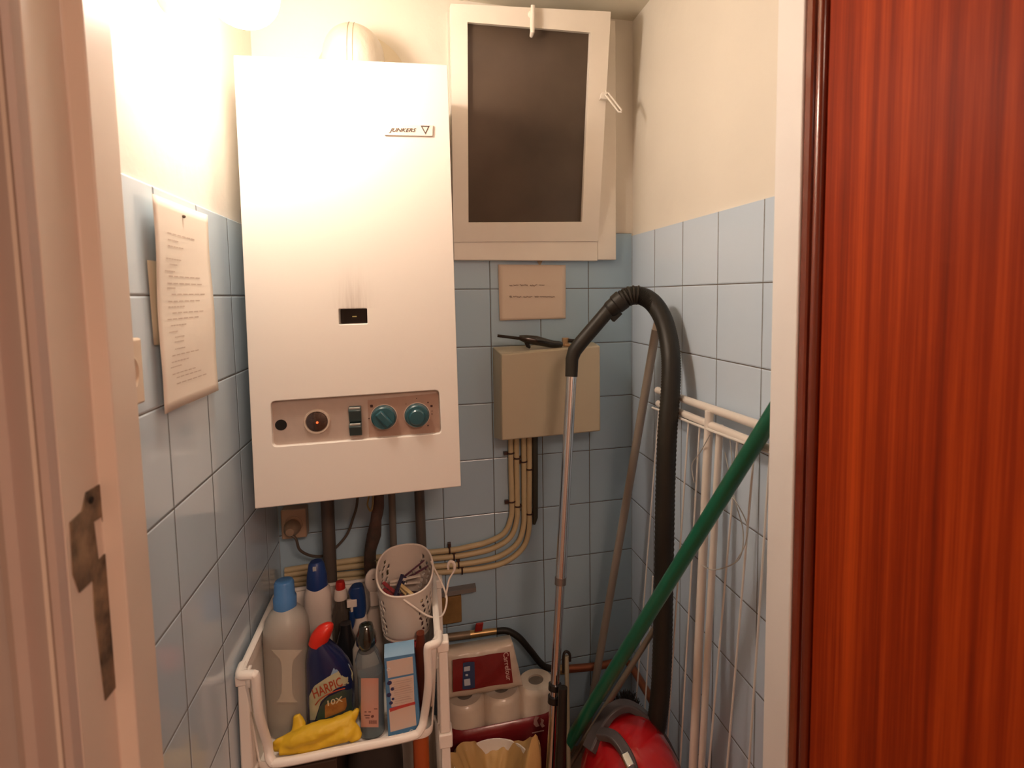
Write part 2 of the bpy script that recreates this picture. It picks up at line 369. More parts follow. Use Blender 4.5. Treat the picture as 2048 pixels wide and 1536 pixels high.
# knob latch at the top and the stay at the side
hp = aty(1065, 38, -.125); g = G()
u = (TL-BL).normalized()
g.tube([onp(hp)-u*.034, onp(hp)-u*.028+nrm*.012, onp(hp)+nrm*.013, onp(hp)+u*.028+nrm*.012], [.004, .0055, .0062, .005], 12)
g.lathe([(.009, 0), (.009, .004), (.006, .012), (0, .013)], onp(hp)+u*.012, nrm, 16)
obj('latch', g, win_paint, cs)
g = G(); a = aty(1204, 196, -.09); b = aty(1214, 188, -.105); c = aty(1240, 222, -.125)
g.obox(lerp(a, b, .4), (.009, 0, 0), (0, .006, 0), (.002, 0, .008))
dr = (c-b).normalized(); sd = Vector((0, -1, 0)).cross(dr).normalized()
loop = [b+sd*.0045, c+sd*.0045, c+dr*.004, c-sd*.0045, b-sd*.0045, b-dr*.003]
g.tube([lerp(loop[i], loop[(i+1) % 6], k/4) for i in range(6) for k in range(4)]+[loop[0]], .0022, 8)
g.tube([aty(1211, 181, -.1), b], .0012, 6)
obj('stay', g, white_pl, wn)

# ------------------------------------------------------------------ boiler
BOILER_LOC = Vector((-.70, -.15, .903))
bl = thing('boiler', 'white enamelled gas boiler hung on the tiled back wall, beside the window', 'boiler', BOILER_LOC)
YB = -.300
fc = [aty(467, 110, YB), aty(895, 129, YB), aty(922, 973, YB), aty(510, 1018, YB)]
g = G(); g.hexa(fc, [Vector((p.x, -.012, p.z)) for p in fc])
cas = obj('casing', g, casing_mat(), bl, bevel=.005, seg=3)
def rrect(q, r=.008, y=-.3, k=4):       # rounded quad, corners given in photo pixels
    P = [aty(px, py, y) for px, py in q]; out = []
    for i in range(4):
        p, a, b = P[i], P[i-1], P[(i+1) % 4]
        da = (a-p).normalized()*r; db = (b-p).normalized()*r
        for j in range(k+1):
            t = j/k; out.append(p + da*(1-t)**2 + db*t**2)
    return out
panel_q = [(541, 803), (878, 780), (883, 867), (545, 894)]
cut(cas, G().prism([p-Vector((0, .01, 0)) for p in rrect(panel_q, .009, YB)], (0, .022, 0)))
win_q = [(677, 618), (734, 617), (735, 647), (678, 649)]
cut(cas, G().prism([p-Vector((0, .01, 0)) for p in rrect(win_q, .002, YB)], (0, .045, 0)))
panm = mat('panel_metal', (0.50, 0.41, 0.35), .42, .25, var=.08, vscale=70)
panm2 = mat('knob_scale', (0.40, 0.27, 0.21), .45, .2, var=.08, vscale=70)
YP = YB+.0105
pn = obj('control_panel', G().prism([p+(p-aty(712, 836, YP)).normalized()*-.0006 for p in rrect(panel_q, .009, YP)], (0, .004, 0)), panm, bl)
def disc(px, py, r, y, h, prof=None): return G().lathe(prof or [(r, 0), (r, h*.8), (r*.93, h), (0, h)], aty(px, py, y), (0, -1, 0), 40)
obj('test_hole', disc(562, 850, .0106, YP, .0004), mat('black_hole', (.006, .005, .004), .9), pn)
obj('knob_scale', G().prism([aty(px, py, YP-.0002) for px, py in [(735, 800), (876, 786), (880, 864), (738, 874)]], (0, -.0002, 0)), panm2, pn)
gr = obj('gauge_ring', disc(634, 843, .0245, YP, .004, [(.0245, 0), (.0245, .002), (.0235, .004), (.0205, .004), (.0195, .001), (0, .001)]), mat('gauge_ring', (.62, .52, .42), .3, .3), bl)
gl = obj('gauge_glass', disc(634, 843, .0195, YP-.001, .002, [(.0195, 0), (.019, .0025), (.012, .004), (0, .0045)]), mat('gauge_glass', (.05, .025, .018), .12, var=.4, vscale=90, coat=1), gr)
tag(obj('pilot_light', G().lathe([(.0022, 0), (.0022, .001), (0, .0015)], aty(634.5, 845, YP-.0056), (0, -1, 0), 12), mat('red_pilot', (.8, .1, .03), .4, emit=(1, .12, .03), estr=1.6), gr), 'small glowing red pilot lamp')
teal = mat('teal_plastic', (.018, .085, .105), .28, var=.1, coat=.3)
sw = mat('switch_plastic', (.035, .065, .068), .3, var=.15, coat=.3)
for py0, py1 in ((812, 843), (844, 870)):
    a, b = aty(698 if py0 < 820 else 699, py0, YP), aty(724 if py0 < 820 else 725, py1, YP)
    g = G(); g.prism([(a.x, YP, a.z), (a.x, YP-.012, a.z-.002), (a.x, YP-.0155, a.z-.008), (a.x, YP-.008, b.z+.002), (a.x, YP, b.z)], (b.x-a.x, 0, 0))
    s = obj('push_switch', g, sw, bl, bevel=.0012)
    obj('switch_mark', G().obox(((a.x+b.x)/2, YP-.0135, a.z-.0032), ((b.x-a.x)*.42, 0, 0), (0, .0006, .0004), (0, -.0012, .0022)), mat('switch_mark', (.55, .55, .5), .3), s)
for px, py, bar in ((768, 834, True), (834, 830, False)):
    k = obj('knob', disc(px, py, .0238, YP, .016, [(.0248, 0), (.0248, .002), (.0238, .003), (.0228, .013), (.0205, .0155), (0, .016)]), teal, bl)
    c = aty(px, py, YP)
    obj('knob_collar', G().lathe([(.0262, 0), (.0262, .001), (.024, .0012), (.024, 0)], c, (0, -1, 0), 40, cap=False), mat('knob_collar', (.62, .5, .42), .3, .2), k)
    if bar:
        dv = Vector((.62, 0, -.78)); pv = Vector((.78, 0, .62))
        obj('pointer', G().obox(c+Vector((0, -.0175, 0))+dv*.002, dv*.0185, (0, .0045, 0), pv*.0085), teal, k, bevel=.004, seg=3)
    else:
        obj('grip', G().lathe([(.0165, .015), (.0160, .020), (.0135, .0225), (0, .023)], c-Vector((0, 0, .0015)), (0, -1, 0), 36), teal, k)
mk = mat('print_dark', (.05, .02, .02), .6)
g = G()
for px, py, s in ((743, 812, .0026), (738, 837, .0012), (856, 805, .0013), (863, 812, .0022), (864, 822, .001), (864, 828, .001), (856, 851, .0014), (812, 808, .0008), (833, 797, .0008)):
    obj('scale_mark', G().obox(aty(px, py, YP-.0007), (s, 0, 0), (0, .0003, 0), (0, 0, s)), mk, pn)
# badge
a, b, c, dd = [aty(px, py, YB) for px, py in ((769, 251), (866, 251), (865, 273), (769, 271))]
bd = obj('badge', G().prism([a, b, c, dd], (0, -.003, 0)), mat('badge', (.80, .72, .62), .3), bl, bevel=.0005)
o = aty(777.5, 266, YB-.0032); e = aty(833, 266.6, YB-.0032)
text('badge_lettering', 'JUNKERS', ink, bd, o, e-o, (0, 0, 1), (e-o).length, .0095, shear=.45, bold=.012)
T = [aty(px, py, YB-.0034) for px, py in ((841, 251), (859.5, 251.5), (851, 269))]; cc = sum(T, Vector())/3
T2 = [cc+(p-cc)*.62 for p in T]; g = G()
for i in range(3): g.hexa([T[i], T[(i+1) % 3], T2[(i+1) % 3], T2[i]], [p+Vector((0, .0004, 0)) for p in (T[i], T[(i+1) % 3], T2[(i+1) % 3], T2[i])])
obj('badge_emblem', g, mat('emblem_grey', (.10, .07, .06), .5), bd, smooth=0)
obj('flame_window', G().prism([aty(px, py, YB+.030) for px, py in ((660, 600), (750, 600), (750, 665), (660, 665))], (0, .003, 0)), mat('flame_glass', (.012, .008, .006), .2), bl)
obj('flame', G().obox(aty(709, 633, YB+.028), (.004, 0, 0), (0, .001, 0), (0, 0, .001)), mat('pilot_flame', (.2, .13, .04), .5, emit=(.6, .4, .12), estr=.35), bl)
# duct on top, bending back into the wall
DX = -.699
flue = thing('flue_duct', 'foil-covered round flue duct bending from boiler top into the wall', 'duct', (DX, -.155, 1.745))
foil = mat('duct_foil', (0.74, 0.68, 0.60), .36, .45, var=.08, vscale=14, bump=1.0, bscale=26, stretch=(1, 1, .45))
path = [(DX, -.15, 1.738), (DX, -.15, 1.755)] + [(DX, -.15 + .075*(1-math.cos(t)), 1.765+.078*math.sin(t)) for t in [math.radians(x) for x in range(0, 91, 7)]] + [(DX, -.03, 1.8435), (DX, .004, 1.8435)]
obj('duct', G().tube(path, .0625, 40), foil, flue)
seam = [Vector(p) for p in path]
g = G()
for off in (-.006, .0045):
    pts = []
    for i, p in enumerate(seam):
        tg = (seam[min(i+1, len(seam)-1)]-seam[max(i-1, 0)]).normalized(); outw = Vector((1, 0, 0)).cross(tg); outw = outw if outw.y < 0 or outw.z > 0 else -outw
        pts.append(p+outw*.0625+Vector((off, 0, 0)))
    g.tube(pts, .0008, 6)
obj('seam', g, mat('foil_seam', (.45, .36, .27), .4, .3), flue)
obj('wall_rosette', G().lathe([(.062, 0), (.103, 0), (.104, .004), (.100, .007), (.062, .009)], (DX+.008, .006, 1.845-.02), (0, -1, 0), 48), mat('rosette', (.72, .64, .5), .4, .1, var=.1), flue)

# ------------------------------------------------------------------ globe lamp on the left wall
lm = thing('wall_lamp', 'glowing round white globe lamp on the upper left wall', 'lamp', (XL, GLOBE_C.y, GLOBE_C.z))
gl = mat('globe_glass', (.9, .9, .9), .4, emit=GLOBE_COL, estr=GLOBE_E)
obj('globe', G().sphere(GLOBE_C, GLOBE_R, 32), gl, lm)
obj('lamp_base', G().lathe([(.042, 0), (.042, .012), (.032, .02), (.030, .055)], (XL-.006, GLOBE_C.y, GLOBE_C.z), (1, 0, 0), 28), white_pl, lm)

# ------------------------------------------------------------------ papers and sockets
def sheet(name, label, quad, curl, cols=14, rows=22, nrmv=Vector((1, 0, 0)), th=.0006, mt=None):
    TL_, TR_, BR_, BL_ = quad; R = []
    for j in range(rows+1):
        v = j/rows; row = []
        for i in range(cols+1):
            u_ = i/cols; p = lerp(lerp(TL_, TR_, u_), lerp(BL_, BR_, u_), v)
            row.append(p + nrmv*curl(u_, v))
        R.append(row)
    return tag(obj(name, G().strip(R), mt or paper, solid=th, smooth=80), label, 'paper')
q = [at(px, py, 'x', XL+.004) for px, py in ((292, 387), (411, 430), (428, 781), (323, 829))]
def curl_left(u_, v): return .003 + .004*(1-u_)**3*max(0, 1-v*1.4) + .006*v*v*abs(u_-.3) + .005*math.sin(v*9+u_*3)*v*(1-v) + .0008*math.sin(u_*6+v*4)
ps = sheet('wall_paper_sheet', 'long curled printed paper sheet pinned to the left tiles', q, curl_left)
g = G(); rnd = random.Random(3)
def onsheet(u_, v, lift=.0008):
    return lerp(lerp(q[0], q[1], u_), lerp(q[3], q[2], u_), v) + Vector((curl_left(u_, v)+lift, 0, 0))
for k in range(26):
    v = .16+.029*k+rnd.uniform(-.004, .004); u0 = .12+rnd.uniform(0, .12); u1 = u0+rnd.choice((.2, .3, .55, .65))*rnd.uniform(.7, 1)
    if k in (3,): continue
    for seg in range(6):
        a_, b_ = u0+(u1-u0)*seg/6, u0+(u1-u0)*(seg+.8)/6
        A, B = onsheet(a_, v), onsheet(b_, v); w_ = Vector((0, 0, .0006))
        g.add([A-w_, B-w_, B+w_, A+w_], [(0, 1, 2, 3)])
obj('faint_print', g, mat('faint_ink', (.50, .38, .30), .8), ps, smooth=0)
obj('pin', G().sphere(onsheet(.49, .055, .002), .0026, 10), mat('pin_dark', (.12, .08, .05), .5), ps)
q2 = [at(px, py, 'x', XL+.001) for px, py in ((292, 520), (380, 530), (380, 690), (306, 690))]
tag(sheet('backing_sheet', 'yellowish sheet edge showing behind the long curled paper', q2, lambda a, b: .0012, 4, 4, mt=mat('old_paper', (.55, .50, .38), .8, var=.1)), cat='paper')
q3 = [aty(px, py, -.002) for px, py in ((996, 529), (1131, 530), (1131, 637), (999, 641))]
pb = sheet('notice_sheet', 'small white paper note with two handwritten lines, under the window', q3, lambda u_, v: .0015+.005*max(0, v-.7)*(1-u_), nrmv=Vector((0, -1, 0)), mt=mat('note_paper', (.74, .62, .50), .7, var=.04))
g = G(); rnd = random.Random(5)
for y0, segs in ((570.5, ((1019, 1025, 3), (1027, 1037, 1.6), (1040, 1056, 3), (1060, 1075, 3.4), (1078, 1090, 2.4))), (593.5, ((1019, 1025, 4), (1027, 1043, 2.6), (1047, 1065, 3), (1069, 1078, 2.8), (1080, 1110, 1.6)))):
    for x0, x1, hh in segs:
        x = x0; pts = []
        while x <= x1:
            pts.append(aty(x, y0+rnd.uniform(-hh, hh)*.55, -.0052)); x += 1.1
        if len(pts) > 1: g.tube(pts, .0006, 5)
    obj('handwriting_line', g, mat('brown_ink', (.14, .07, .05), .7), pb); g = G()
obj('tape_tab', G().prism([aty(px, py, -.003) for px, py in ((1073, 520), (1086, 520), (1081, 530), (1078, 530))], (0, -.0006, 0)), mat('tape', (.35, .27, .18), .5), pb)

def socket(name, label, c, n, upv, size, hgt, depth, mt, plug=False):
    c, n, upv = Vector(c), Vector(n), Vector(upv); r = upv.cross(n).normalized()
    t = thing(name, label, 'socket', c)
    g = G().obox(c+n*depth*.5, r*size*.5, n*depth*.5, upv*hgt*.5)
    o = obj('housing', g, mt, t, bevel=.003)
    obj('socket_well', G().lathe([(.0225, 0), (.0225, .0016), (.0205, .0022), (.0185, .0002), (0, .0002)], c+n*depth, n, 32), mt, t)
    if not plug:
        for s in (-1, 1): obj('pin_hole', G().lathe([(.003, 0), (.003, .0012), (0, .0012)], c+n*(depth+.0002)+r*s*.009, n, 12), mat('dark_hole', (.01, .008, .006), .8), t)
        obj('earth_clip', G().obox(c+n*(depth+.001)+upv*.016, r*.0025, n*.001, upv*.004), chrome, t)
    return t
sock_m = mat('cream_socket', (.72, .58, .44), .35, var=.04)
a = at(287, 740, 'x', XL+.022)
socket('wall_socket', 'cream square surface socket on left tiles beside the door jamb', (XL, a.y-.036, a.z), (1, 0, 0), (0, 0, 1), .074, .078, .022, sock_m)
sc = aty(588, 1047, -.03)
s2 = socket('boiler_socket', 'cream socket with a plug in it, under the boiler', (sc.x, 0, sc.z), (0, -1, 0), (0, 0, 1), .056, .072, .034, mat('old_socket', (.48, .34, .24), .4, var=.1), plug=True)
cpl = Vector((sc.x-.002, -.034, sc.z-.006))
pg = tag(obj('power_plug', G().lathe([(.018, 0), (.019, .006), (.016, .022), (.009, .034), (0, .036)], cpl, (0, -1, 0), 24), mat('old_plug', (.36, .26, .18), .45, var=.1)), 'round grey-brown plug pushed into the socket below the boiler', 'plug')
cab = smooth_path([cpl+Vector((0, -.03, -.006)), aty(592, 1078, -.065), aty(600, 1100, -.06), aty(625, 1112, -.05), aty(655, 1108, -.04), aty(690, 1075, -.03), aty(705, 1040, -.03), aty(715, 995, -.04), (aty(715, 995, -.04).x, -.05, .93)])
tag(obj('boiler_cable', G().tube(cab, .0032, 8), mat('grey_cable', (.10, .08, .065), .5)), 'dark grey flex looping from the plug up to the boiler', 'cable')

# ------------------------------------------------------------------ meter box, conduits
eb = thing('junction_box', 'beige square junction box on back tiles below the note', 'box', (-.26, -.05, .93))
EF = -.09
fb = [aty(1003, 709, EF), aty(1200, 692, EF), aty(1201, 862, EF), aty(1004, 881, EF)]
bk = [aty(985, 694, 0), aty(1187, 684, 0), aty(1187, 858, 0), aty(988, 876, 0)]
obj('housing', G().hexa([lerp(a, b, .15) for a, b in zip(fb, bk)], bk), grey_lid, eb, bevel=.002)
obj('lid', G().hexa(fb, [lerp(a, b, .14) for a, b in zip(fb, bk)]), grey_lid, eb, bevel=.003)
ztop = lerp(fb[0], bk[1], .5).z
A4 = [(1021.4, 870), (1022, 940), (1023.6, 1000), (1022, 1035), (1008, 1066), (975, 1084), (935, 1094), (900, 1100.5), (800, 1110), (721, 1119), (640, 1130), (570, 1141)]
B4 = [(1058.6, 870), (1059, 940), (1058.6, 1010), (1058, 1058), (1046, 1095), (1012, 1123), (965, 1136), (900, 1143), (800, 1150), (721, 1157), (640, 1164), (570, 1170)]
cond_m = mat('cream_conduit', (.60, .49, .29), .45, var=.12, vscale=20)
clip_m = mat('brown_clip', (.05, .022, .016), .5)
clips = {0: [(1021, 906, 'v'), (1023, 1003, 'v'), (899, 1100, 'h')], 1: [(1034, 916, 'v'), (1036, 1012, 'v'), (908, 1114, 'h')], 2: [(1047, 923, 'v'), (917, 1129, 'h')], 3: [(1059, 938, 'v'), (1059, 1027, 'v'), (924, 1141, 'h')]}
names4 = ('innermost and topmost cream conduit of four, bending left under the junction box', 'second cream conduit from the inside of the bend below the junction box', 'third cream conduit from the inside of the bend below the junction box', 'outermost and lowest cream conduit of four, bending left under the junction box')
for i in range(4):
    t_ = (0, .31, .70, 1)[i]
    pts = [aty(a[0]+(b[0]-a[0])*t_, a[1]+(b[1]-a[1])*t_, -.010) for a, b in zip(A4, B4)]
    t = thing('conduit', names4[i], 'conduit', (pts[3].x, -.01, pts[3].z), 'cream conduits bending under the junction box')
    obj('pipe', G().tube(smooth_path(pts, 6), .0074, 12), cond_m, t)
    for px, py, k in clips[i]:
        c = aty(px, py, -.010); g = G()
        ax = Vector((1, 0, 0)) if k == 'v' else Vector((0, 0, 1)); al = Vector((0, 0, 1)) if k == 'v' else Vector((1, 0, 0))
        arcp = [c+ax*.0088*math.cos(a)+Vector((0, -1, 0))*.0088*math.sin(a) for a in [math.pi*j/8 for j in range(9)]]
        arcp = [arcp[0]+Vector((0, .01, 0))]+arcp+[arcp[-1]+Vector((0, .01, 0))]
        g.tube(arcp, .0022, 8, flat=1.0)
        g.obox(c+ax*(.013 if (k == 'h') else -.013)+Vector((0, .003, 0)), al*.004, (0, .006, 0), ax*.005)
        obj('clip', g, clip_m, t)
tag(obj('cable_stub', G().tube([aty(1070, 868, -.011), aty(1070.5, 950, -.011), aty(1070.5, 1035, -.011), aty(1068, 1048, -.008)], [.0078, .0078, .0075, .004], 12), mat('dark_cable', (.05, .05, .035), .5, var=.2)), 'thick dark green-black cable stub beside the outermost cream conduit', 'cable')

# lighter lying on the box
lt = thing('gas_lighter', 'black pistol-shaped gas lighter lying on the junction box', 'lighter', aty(1080, 693, -.05))
ly = -.055
pts = [aty(*p, ly) for p in ((1038, 675), (1052, 678), (1072, 681), (1090, 685), (1105, 688), (1118, 689), (1124, 690))]
obj('grip', G().tube(smooth_path(pts, 4), interp([.006, .0105, .0125, .0110, .0098, .0095, .007], 4), 14), mat('lighter_black', (.014, .012, .010), .2, coat=.5), lt)
obj('nozzle', G().tube([aty(995, 671.5, ly), aty(1040, 677, ly)], [.0036, .0040], 10), mat('nozzle_dark', (.03, .027, .022), .35, .6), lt)
obj('trigger', G().tube([aty(1052, 682, ly), aty(1056, 692, ly), aty(1060, 695.5, ly)], [.006, .0055, .003], 10), black_pl, lt)
c = aty(1131, 680, -.03); zb = ztop+.002
tag(obj('wood_block', G().box(c.x-.009, c.x+.007, -.04, -.025, zb-.002, c.z+.006), mat('pale_wood', (.60, .40, .22), .6, var=.15), bevel=.001), 'small pale block standing on the junction box behind the lighter', 'block')
c = aty(1147, 684, -.035)
tag(obj('black_rod_holder', G().tube([aty(1136, 681, -.045), aty(1175, 684, -.05)], .0052, 10), black_pl), 'short black rod lying on top of the junction box', 'rod')
tag(obj('tan_stick', G().tube([aty(1128, 690, -.062), aty(1160, 692, -.062)], .0038, 8), mat('tan', (.45, .27, .13), .6)), 'thin tan stick lying on the junction box by the lighter butt', 'stick')

# ------------------------------------------------------------------ pipes under the boiler
iron = mat('painted_iron', (.12, .10, .085), .5, .2, var=.25, vscale=12)
tag(obj('gas_pipe', G().tube([(-.800, -.08, .905), (-.800, -.08, .7), (-.800, -.07, .45), (-.800, -.05, .25)], .0145, 16), iron), 'thick dark pipe dropping from the boiler, next to the plug', 'pipe')
tag(obj('water_pipe', G().tube([(-.590, -.075, .905), (-.588, -.075, .7), (-.586, -.07, .45), (-.58, -.05, .25)], .0120, 16), iron), 'dark vertical pipe under the right end of the boiler', 'pipe')
tag(obj('return_pipe', G().tube([(-.655, -.06, .905), (-.655, -.055, .7), (-.652, -.05, .4), (-.65, -.05, .25)], .0085, 14), mat('grey_pipe', (.22, .19, .16), .45, .3, var=.2)), 'slimmer grey pipe beside the taped hose under the boiler', 'pipe')
pts = [aty(762, 985, -.11), aty(756, 1012, -.11), aty(752, 1040, -.11), aty(748, 1070, -.10), aty(741, 1100, -.10), aty(740, 1130, -.09), aty(742, 1170, -.08), aty(744, 1230, -.07)]
pts[0].z = .905
tag(obj('taped_hose', G().tube(smooth_path(pts, 5), interp([.008, .014, .0125, .0165, .0135, .014, .012, .011], 5), 12), mat('taped', (.045, .035, .026), .6, col2=(.10, .05, .035), vscale=30, bump=.7, bscale=50)), 'lumpy tape-wrapped hose hanging below the middle of the boiler', 'hose')
tag(obj('bare_wire', G().tube(smooth_path([aty(738, 992, -.12), aty(735, 1010, -.12), aty(742, 1022, -.125), aty(746, 1000, -.125), (aty(746, 1000, -.125).x, -.12, .905)], 5), .0022, 6), mat('yellowish_wire', (.25, .19, .08), .6)), 'short yellowish wire loop beside the taped hose', 'wire')
# grey bar with brown block and gas tap behind the packs
tag(obj('wall_ledge', G().obox(aty(912, 1181, -.012), (.052, 0, .0012), (0, .012, 0), (0, 0, .006)), mat('grey_ledge', (.20, .18, .17), .5)), 'short grey ledge on back tiles right of the white basket handle', 'ledge')
c = aty(903, 1217, -.012)
tag(obj('wall_pad', G().box(c.x-.040, c.x+.026, -.020, 0, c.z-.038, c.z+.036), mat('ochre_pad', (.30, .17, .055), .8, var=.35, vscale=25, bump=.4), bevel=.003), 'ochre brown square pad on the back tiles below the grey ledge', 'pad')
gt = thing('gas_tap', 'red-handled brass tap on the pipe behind the paper packs', 'tap', aty(955, 1265, -.035))
brass = mat('brass', (.55, .36, .16), .35, .8, var=.2)
obj('body', G().tube([aty(940, 1269, -.035), aty(993, 1262, -.035)], [.010, .008], 14), brass, gt)
obj('lever', G().obox(aty(958, 1254, -.045), (.010, 0, .0), (0, .003, 0), (.002, 0, .011)), mat('tap_red', (.32, .02, .015), .4), gt, bevel=.002)
tag(obj('wall_pipe', G().tube([aty(800, 1285, -.035), aty(870, 1278, -.035), aty(941, 1269, -.035)], .010, 14), mat('old_pipe', (.28, .21, .14), .5, .4, var=.3, vscale=25)), 'old horizontal pipe on the back wall leading into the tap', 'pipe')
pts = [aty(993, 1262, -.035), aty(1015, 1262, -.038), aty(1038, 1275, -.04), aty(1060, 1300, -.04), aty(1085, 1330, -.035), aty(1105, 1338, -.03)]
tag(obj('gas_hose', G().tube(smooth_path(pts, 5), .0085, 12), black_rb), 'black rubber hose curving down right from the brass tap', 'hose')
cp = thing('copper_pipe', 'copper pipe along the back tiles behind the green pole', 'pipe', aty(1190, 1333, -.03))
cm = mat('copper', (.42, .14, .07), .4, .7, var=.3, vscale=20)
obj('pipe', G().tube([aty(1135, 1338, -.03), aty(1190, 1333, -.03), Vector((-.03, -.03, aty(1190, 1333, -.03).z)), Vector((-.022, -.06, aty(1190, 1333, -.03).z)), Vector((-.022, -.24, aty(1190, 1333, -.03).z))], .0105, 14), cm, cp)
obj('fitting', G().tube([aty(1112, 1340, -.03), aty(1136, 1338, -.03)], .0125, 14), brass, cp)

# ------------------------------------------------------------------ trolley with the cleaning things
TF, RZ = .420, .630
tr = thing('storage_trolley', 'white plastic basket trolley full of cleaning bottles by left wall', 'trolley', (-.74, -.25, 0))
def basket(z0, z1, parent, y0f=-.362, y1f=-.385):
    # inside corners at the floor and at the rim: left, right, back, front
    L0, R0, B0, F0 = -.900, -.578, -.115, y0f
    L1, R1, B1, F1 = -.912, -.563, -.100, y1f
    def outline(t, n=6, r=.02):
        L, R_, B, Fy = (lerp(a, b, t) for a, b in ((L0, L1), (R0, R1), (B0, B1), (F0, F1))); P = []
        for cx, cy, a0 in ((R_-r, B-r, 0), (L+r, B-r, 90), (L+r, Fy+r, 180), (R_-r, Fy+r, 270)):
            for k in range(n+1): a = math.radians(a0+90*k/n); P.append(Vector((cx+r*math.cos(a), cy+r*math.sin(a), lerp(z0, z1, t))))
        return P
    lev = [outline(t) for t in (0, .08, .3, .6, .85, 1)]
    n = len(lev[0]); g = G(); vs = [p for r in lev for p in r]; fs = [tuple(range(n))[::-1]]
    for k in range(len(lev)-1):
        for i in range(n):
            j = (i+1) % n; m_ = (lev[k][i]+lev[k][j])/2
            front = m_.y < lerp(F0, F1, (0, .08, .3, .6, .85)[k])+.012 and lerp(L0, L1, .5)+.010 < m_.x < lerp(R0, R1, .5)-.010
            if front and k >= 1: continue
            fs.append((k*n+i, k*n+j, (k+1)*n+j, (k+1)*n+i))
    g.add(vs, fs)
    b = obj('basket', g, white_pl, parent, solid=.0026, smooth=50)
    # rim band around three sides
    g = G(); oz = z1
    P = outline(1)
    order = list(range(21+3, 28)) + list(range(0, 21-3))
    path = [P[i] for i in order]
    g.tube(path, .0066, 10, flat=.6, up=(0, 0, 1))
    obj('rim', g, white_pl, b)
    # front frame: uprights stepping in from the rim and the low lip
    zl = z0+.014
    pts = [(L1-.003, F1+.030, z1-.001), (L1+.000, F1+.004, z1-.003), (L1+.020, F1-.001, z1-.004), (L1+.026, F1-.001, z1-.012), (L1+.026, F1+.004, z1-.08), (L0+.020, F0+.002, z0+.05), (L0+.026, F0-.004, z0+.020), (L0+.050, F0-.008, zl),
           (-.74, F0-.008, zl), (R0-.050, F0-.008, zl), (R0-.024, F0-.004, z0+.020), (R0-.014, F0+.002, z0+.05), (R1-.020, F1+.004, z1-.08), (R1-.020, F1-.001, z1-.012), (R1-.014, F1-.001, z1-.004), (R1+.000, F1+.004, z1-.003), (R1+.003, F1+.030, z1-.001)]
    g = G(); g.tube(smooth_path(pts, 5), .0082, 10, flat=.9, up=(0, -1, 0))
    obj('front_frame', g, white_pl, b)
    return b
basket(TF, RZ, tr)
basket(.06, .255, tr)
for px_, py_ in ((-.553, -.362), (-.921+.009, -.362), (-.553, -.118), (-.912, -.118)):
    g = G(); w0 = .0085
    for z0, z1, wa, wb_ in ((0, .03, .012, .012), (.03, .255, .0085, .0085), (.255, .40, .0105, .0085), (.40, .43, .0135, .0135), (.43, .60, .0105, .0085), (.60, .622, .0115, .0115)):
        r = lambda w_, z_: [Vector((px_+sx*w_, py_+sy*w_*1.3, z_)) for sx, sy in ((1, 1), (-1, 1), (-1, -1), (1, -1))]
        g.loft([r(wa, z0), r(wb_, z1)])
    obj('post', g, white_pl, tr, bevel=.003)

def body(g, secs, n=36):
    return g.loft([sring(*s, n=n) for s in secs])
def ybase(px, py, y): return aty(px, py, y)
TFZ = TF+.002
# 1 translucent jug with a blue cap
jc = aty(575, 1300, -.255).x; jy = -.255; jt = aty(575, 1160, jy).z
jug = thing('detergent_jug', 'large translucent jug with pale blue cap at the left of the basket', 'bottle', (jc, jy, TFZ))
H = jt-TFZ; R_ = .0435
trl = mat('translucent_plastic', (.52, .49, .43), .38, var=.06, vscale=10, trans=.35, sss=.0)
obj('bottle', body(G(), [(jc, jy, TFZ+H*h, R_*r, R_*r, 2.2) for h, r in ((0, .88), (.01, .98), (.12, 1), (.35, 1), (.5, .99), (.55, 1.0), (.575, .985), (.59, 1.0), (.615, .985), (.63, 1.0), (.70, .96), (.75, .86), (.79, .70), (.82, .50), (.84, .42))]), trl, jug, smooth=60)
tag(obj('liquid', body(G(), [(jc, jy, TFZ+.003+z, R_*.93*r, R_*.93*r, 2.2) for z, r in ((0, .9), (.006, 1), (.075, 1), (.076, .9))]), mat('yellow_liquid', (.50, .46, .22), .4, trans=.3), jug), 'pale yellow liquid')
def jpt(px, py):
    q_ = aty(px, py, jy-R_)
    for _ in range(3):
        k = min(.97, abs(q_.x-jc)/R_); q_ = aty(px, py, jy-R_*(1-k**2.2)**(1/2.2))
    return q_+Vector((0, -.0008, 0))
rib = [[jpt(574+w_*(i/8-.5)*2, py) for i in range(9)] for py, w_ in ((1299, 31), (1308, 24), (1318, 14), (1330, 10.5), (1350, 10), (1370, 10), (1386, 11), (1396, 15), (1404, 22))]
obj('handle_rib', G().strip(rib), mat('rib_plastic', (.60, .56, .47), .4, trans=.2), jug, smooth=70)
blue1 = mat('light_blue_cap', (.07, .20, .44), .35, var=.08)
obj('cap', G().lathe([(.0215, 0), (.022, .03), (.0195, .034), (.0185, .060), (.0165, .064), (0, .065)], (jc, jy, jt-.064), n=32), blue1, jug)
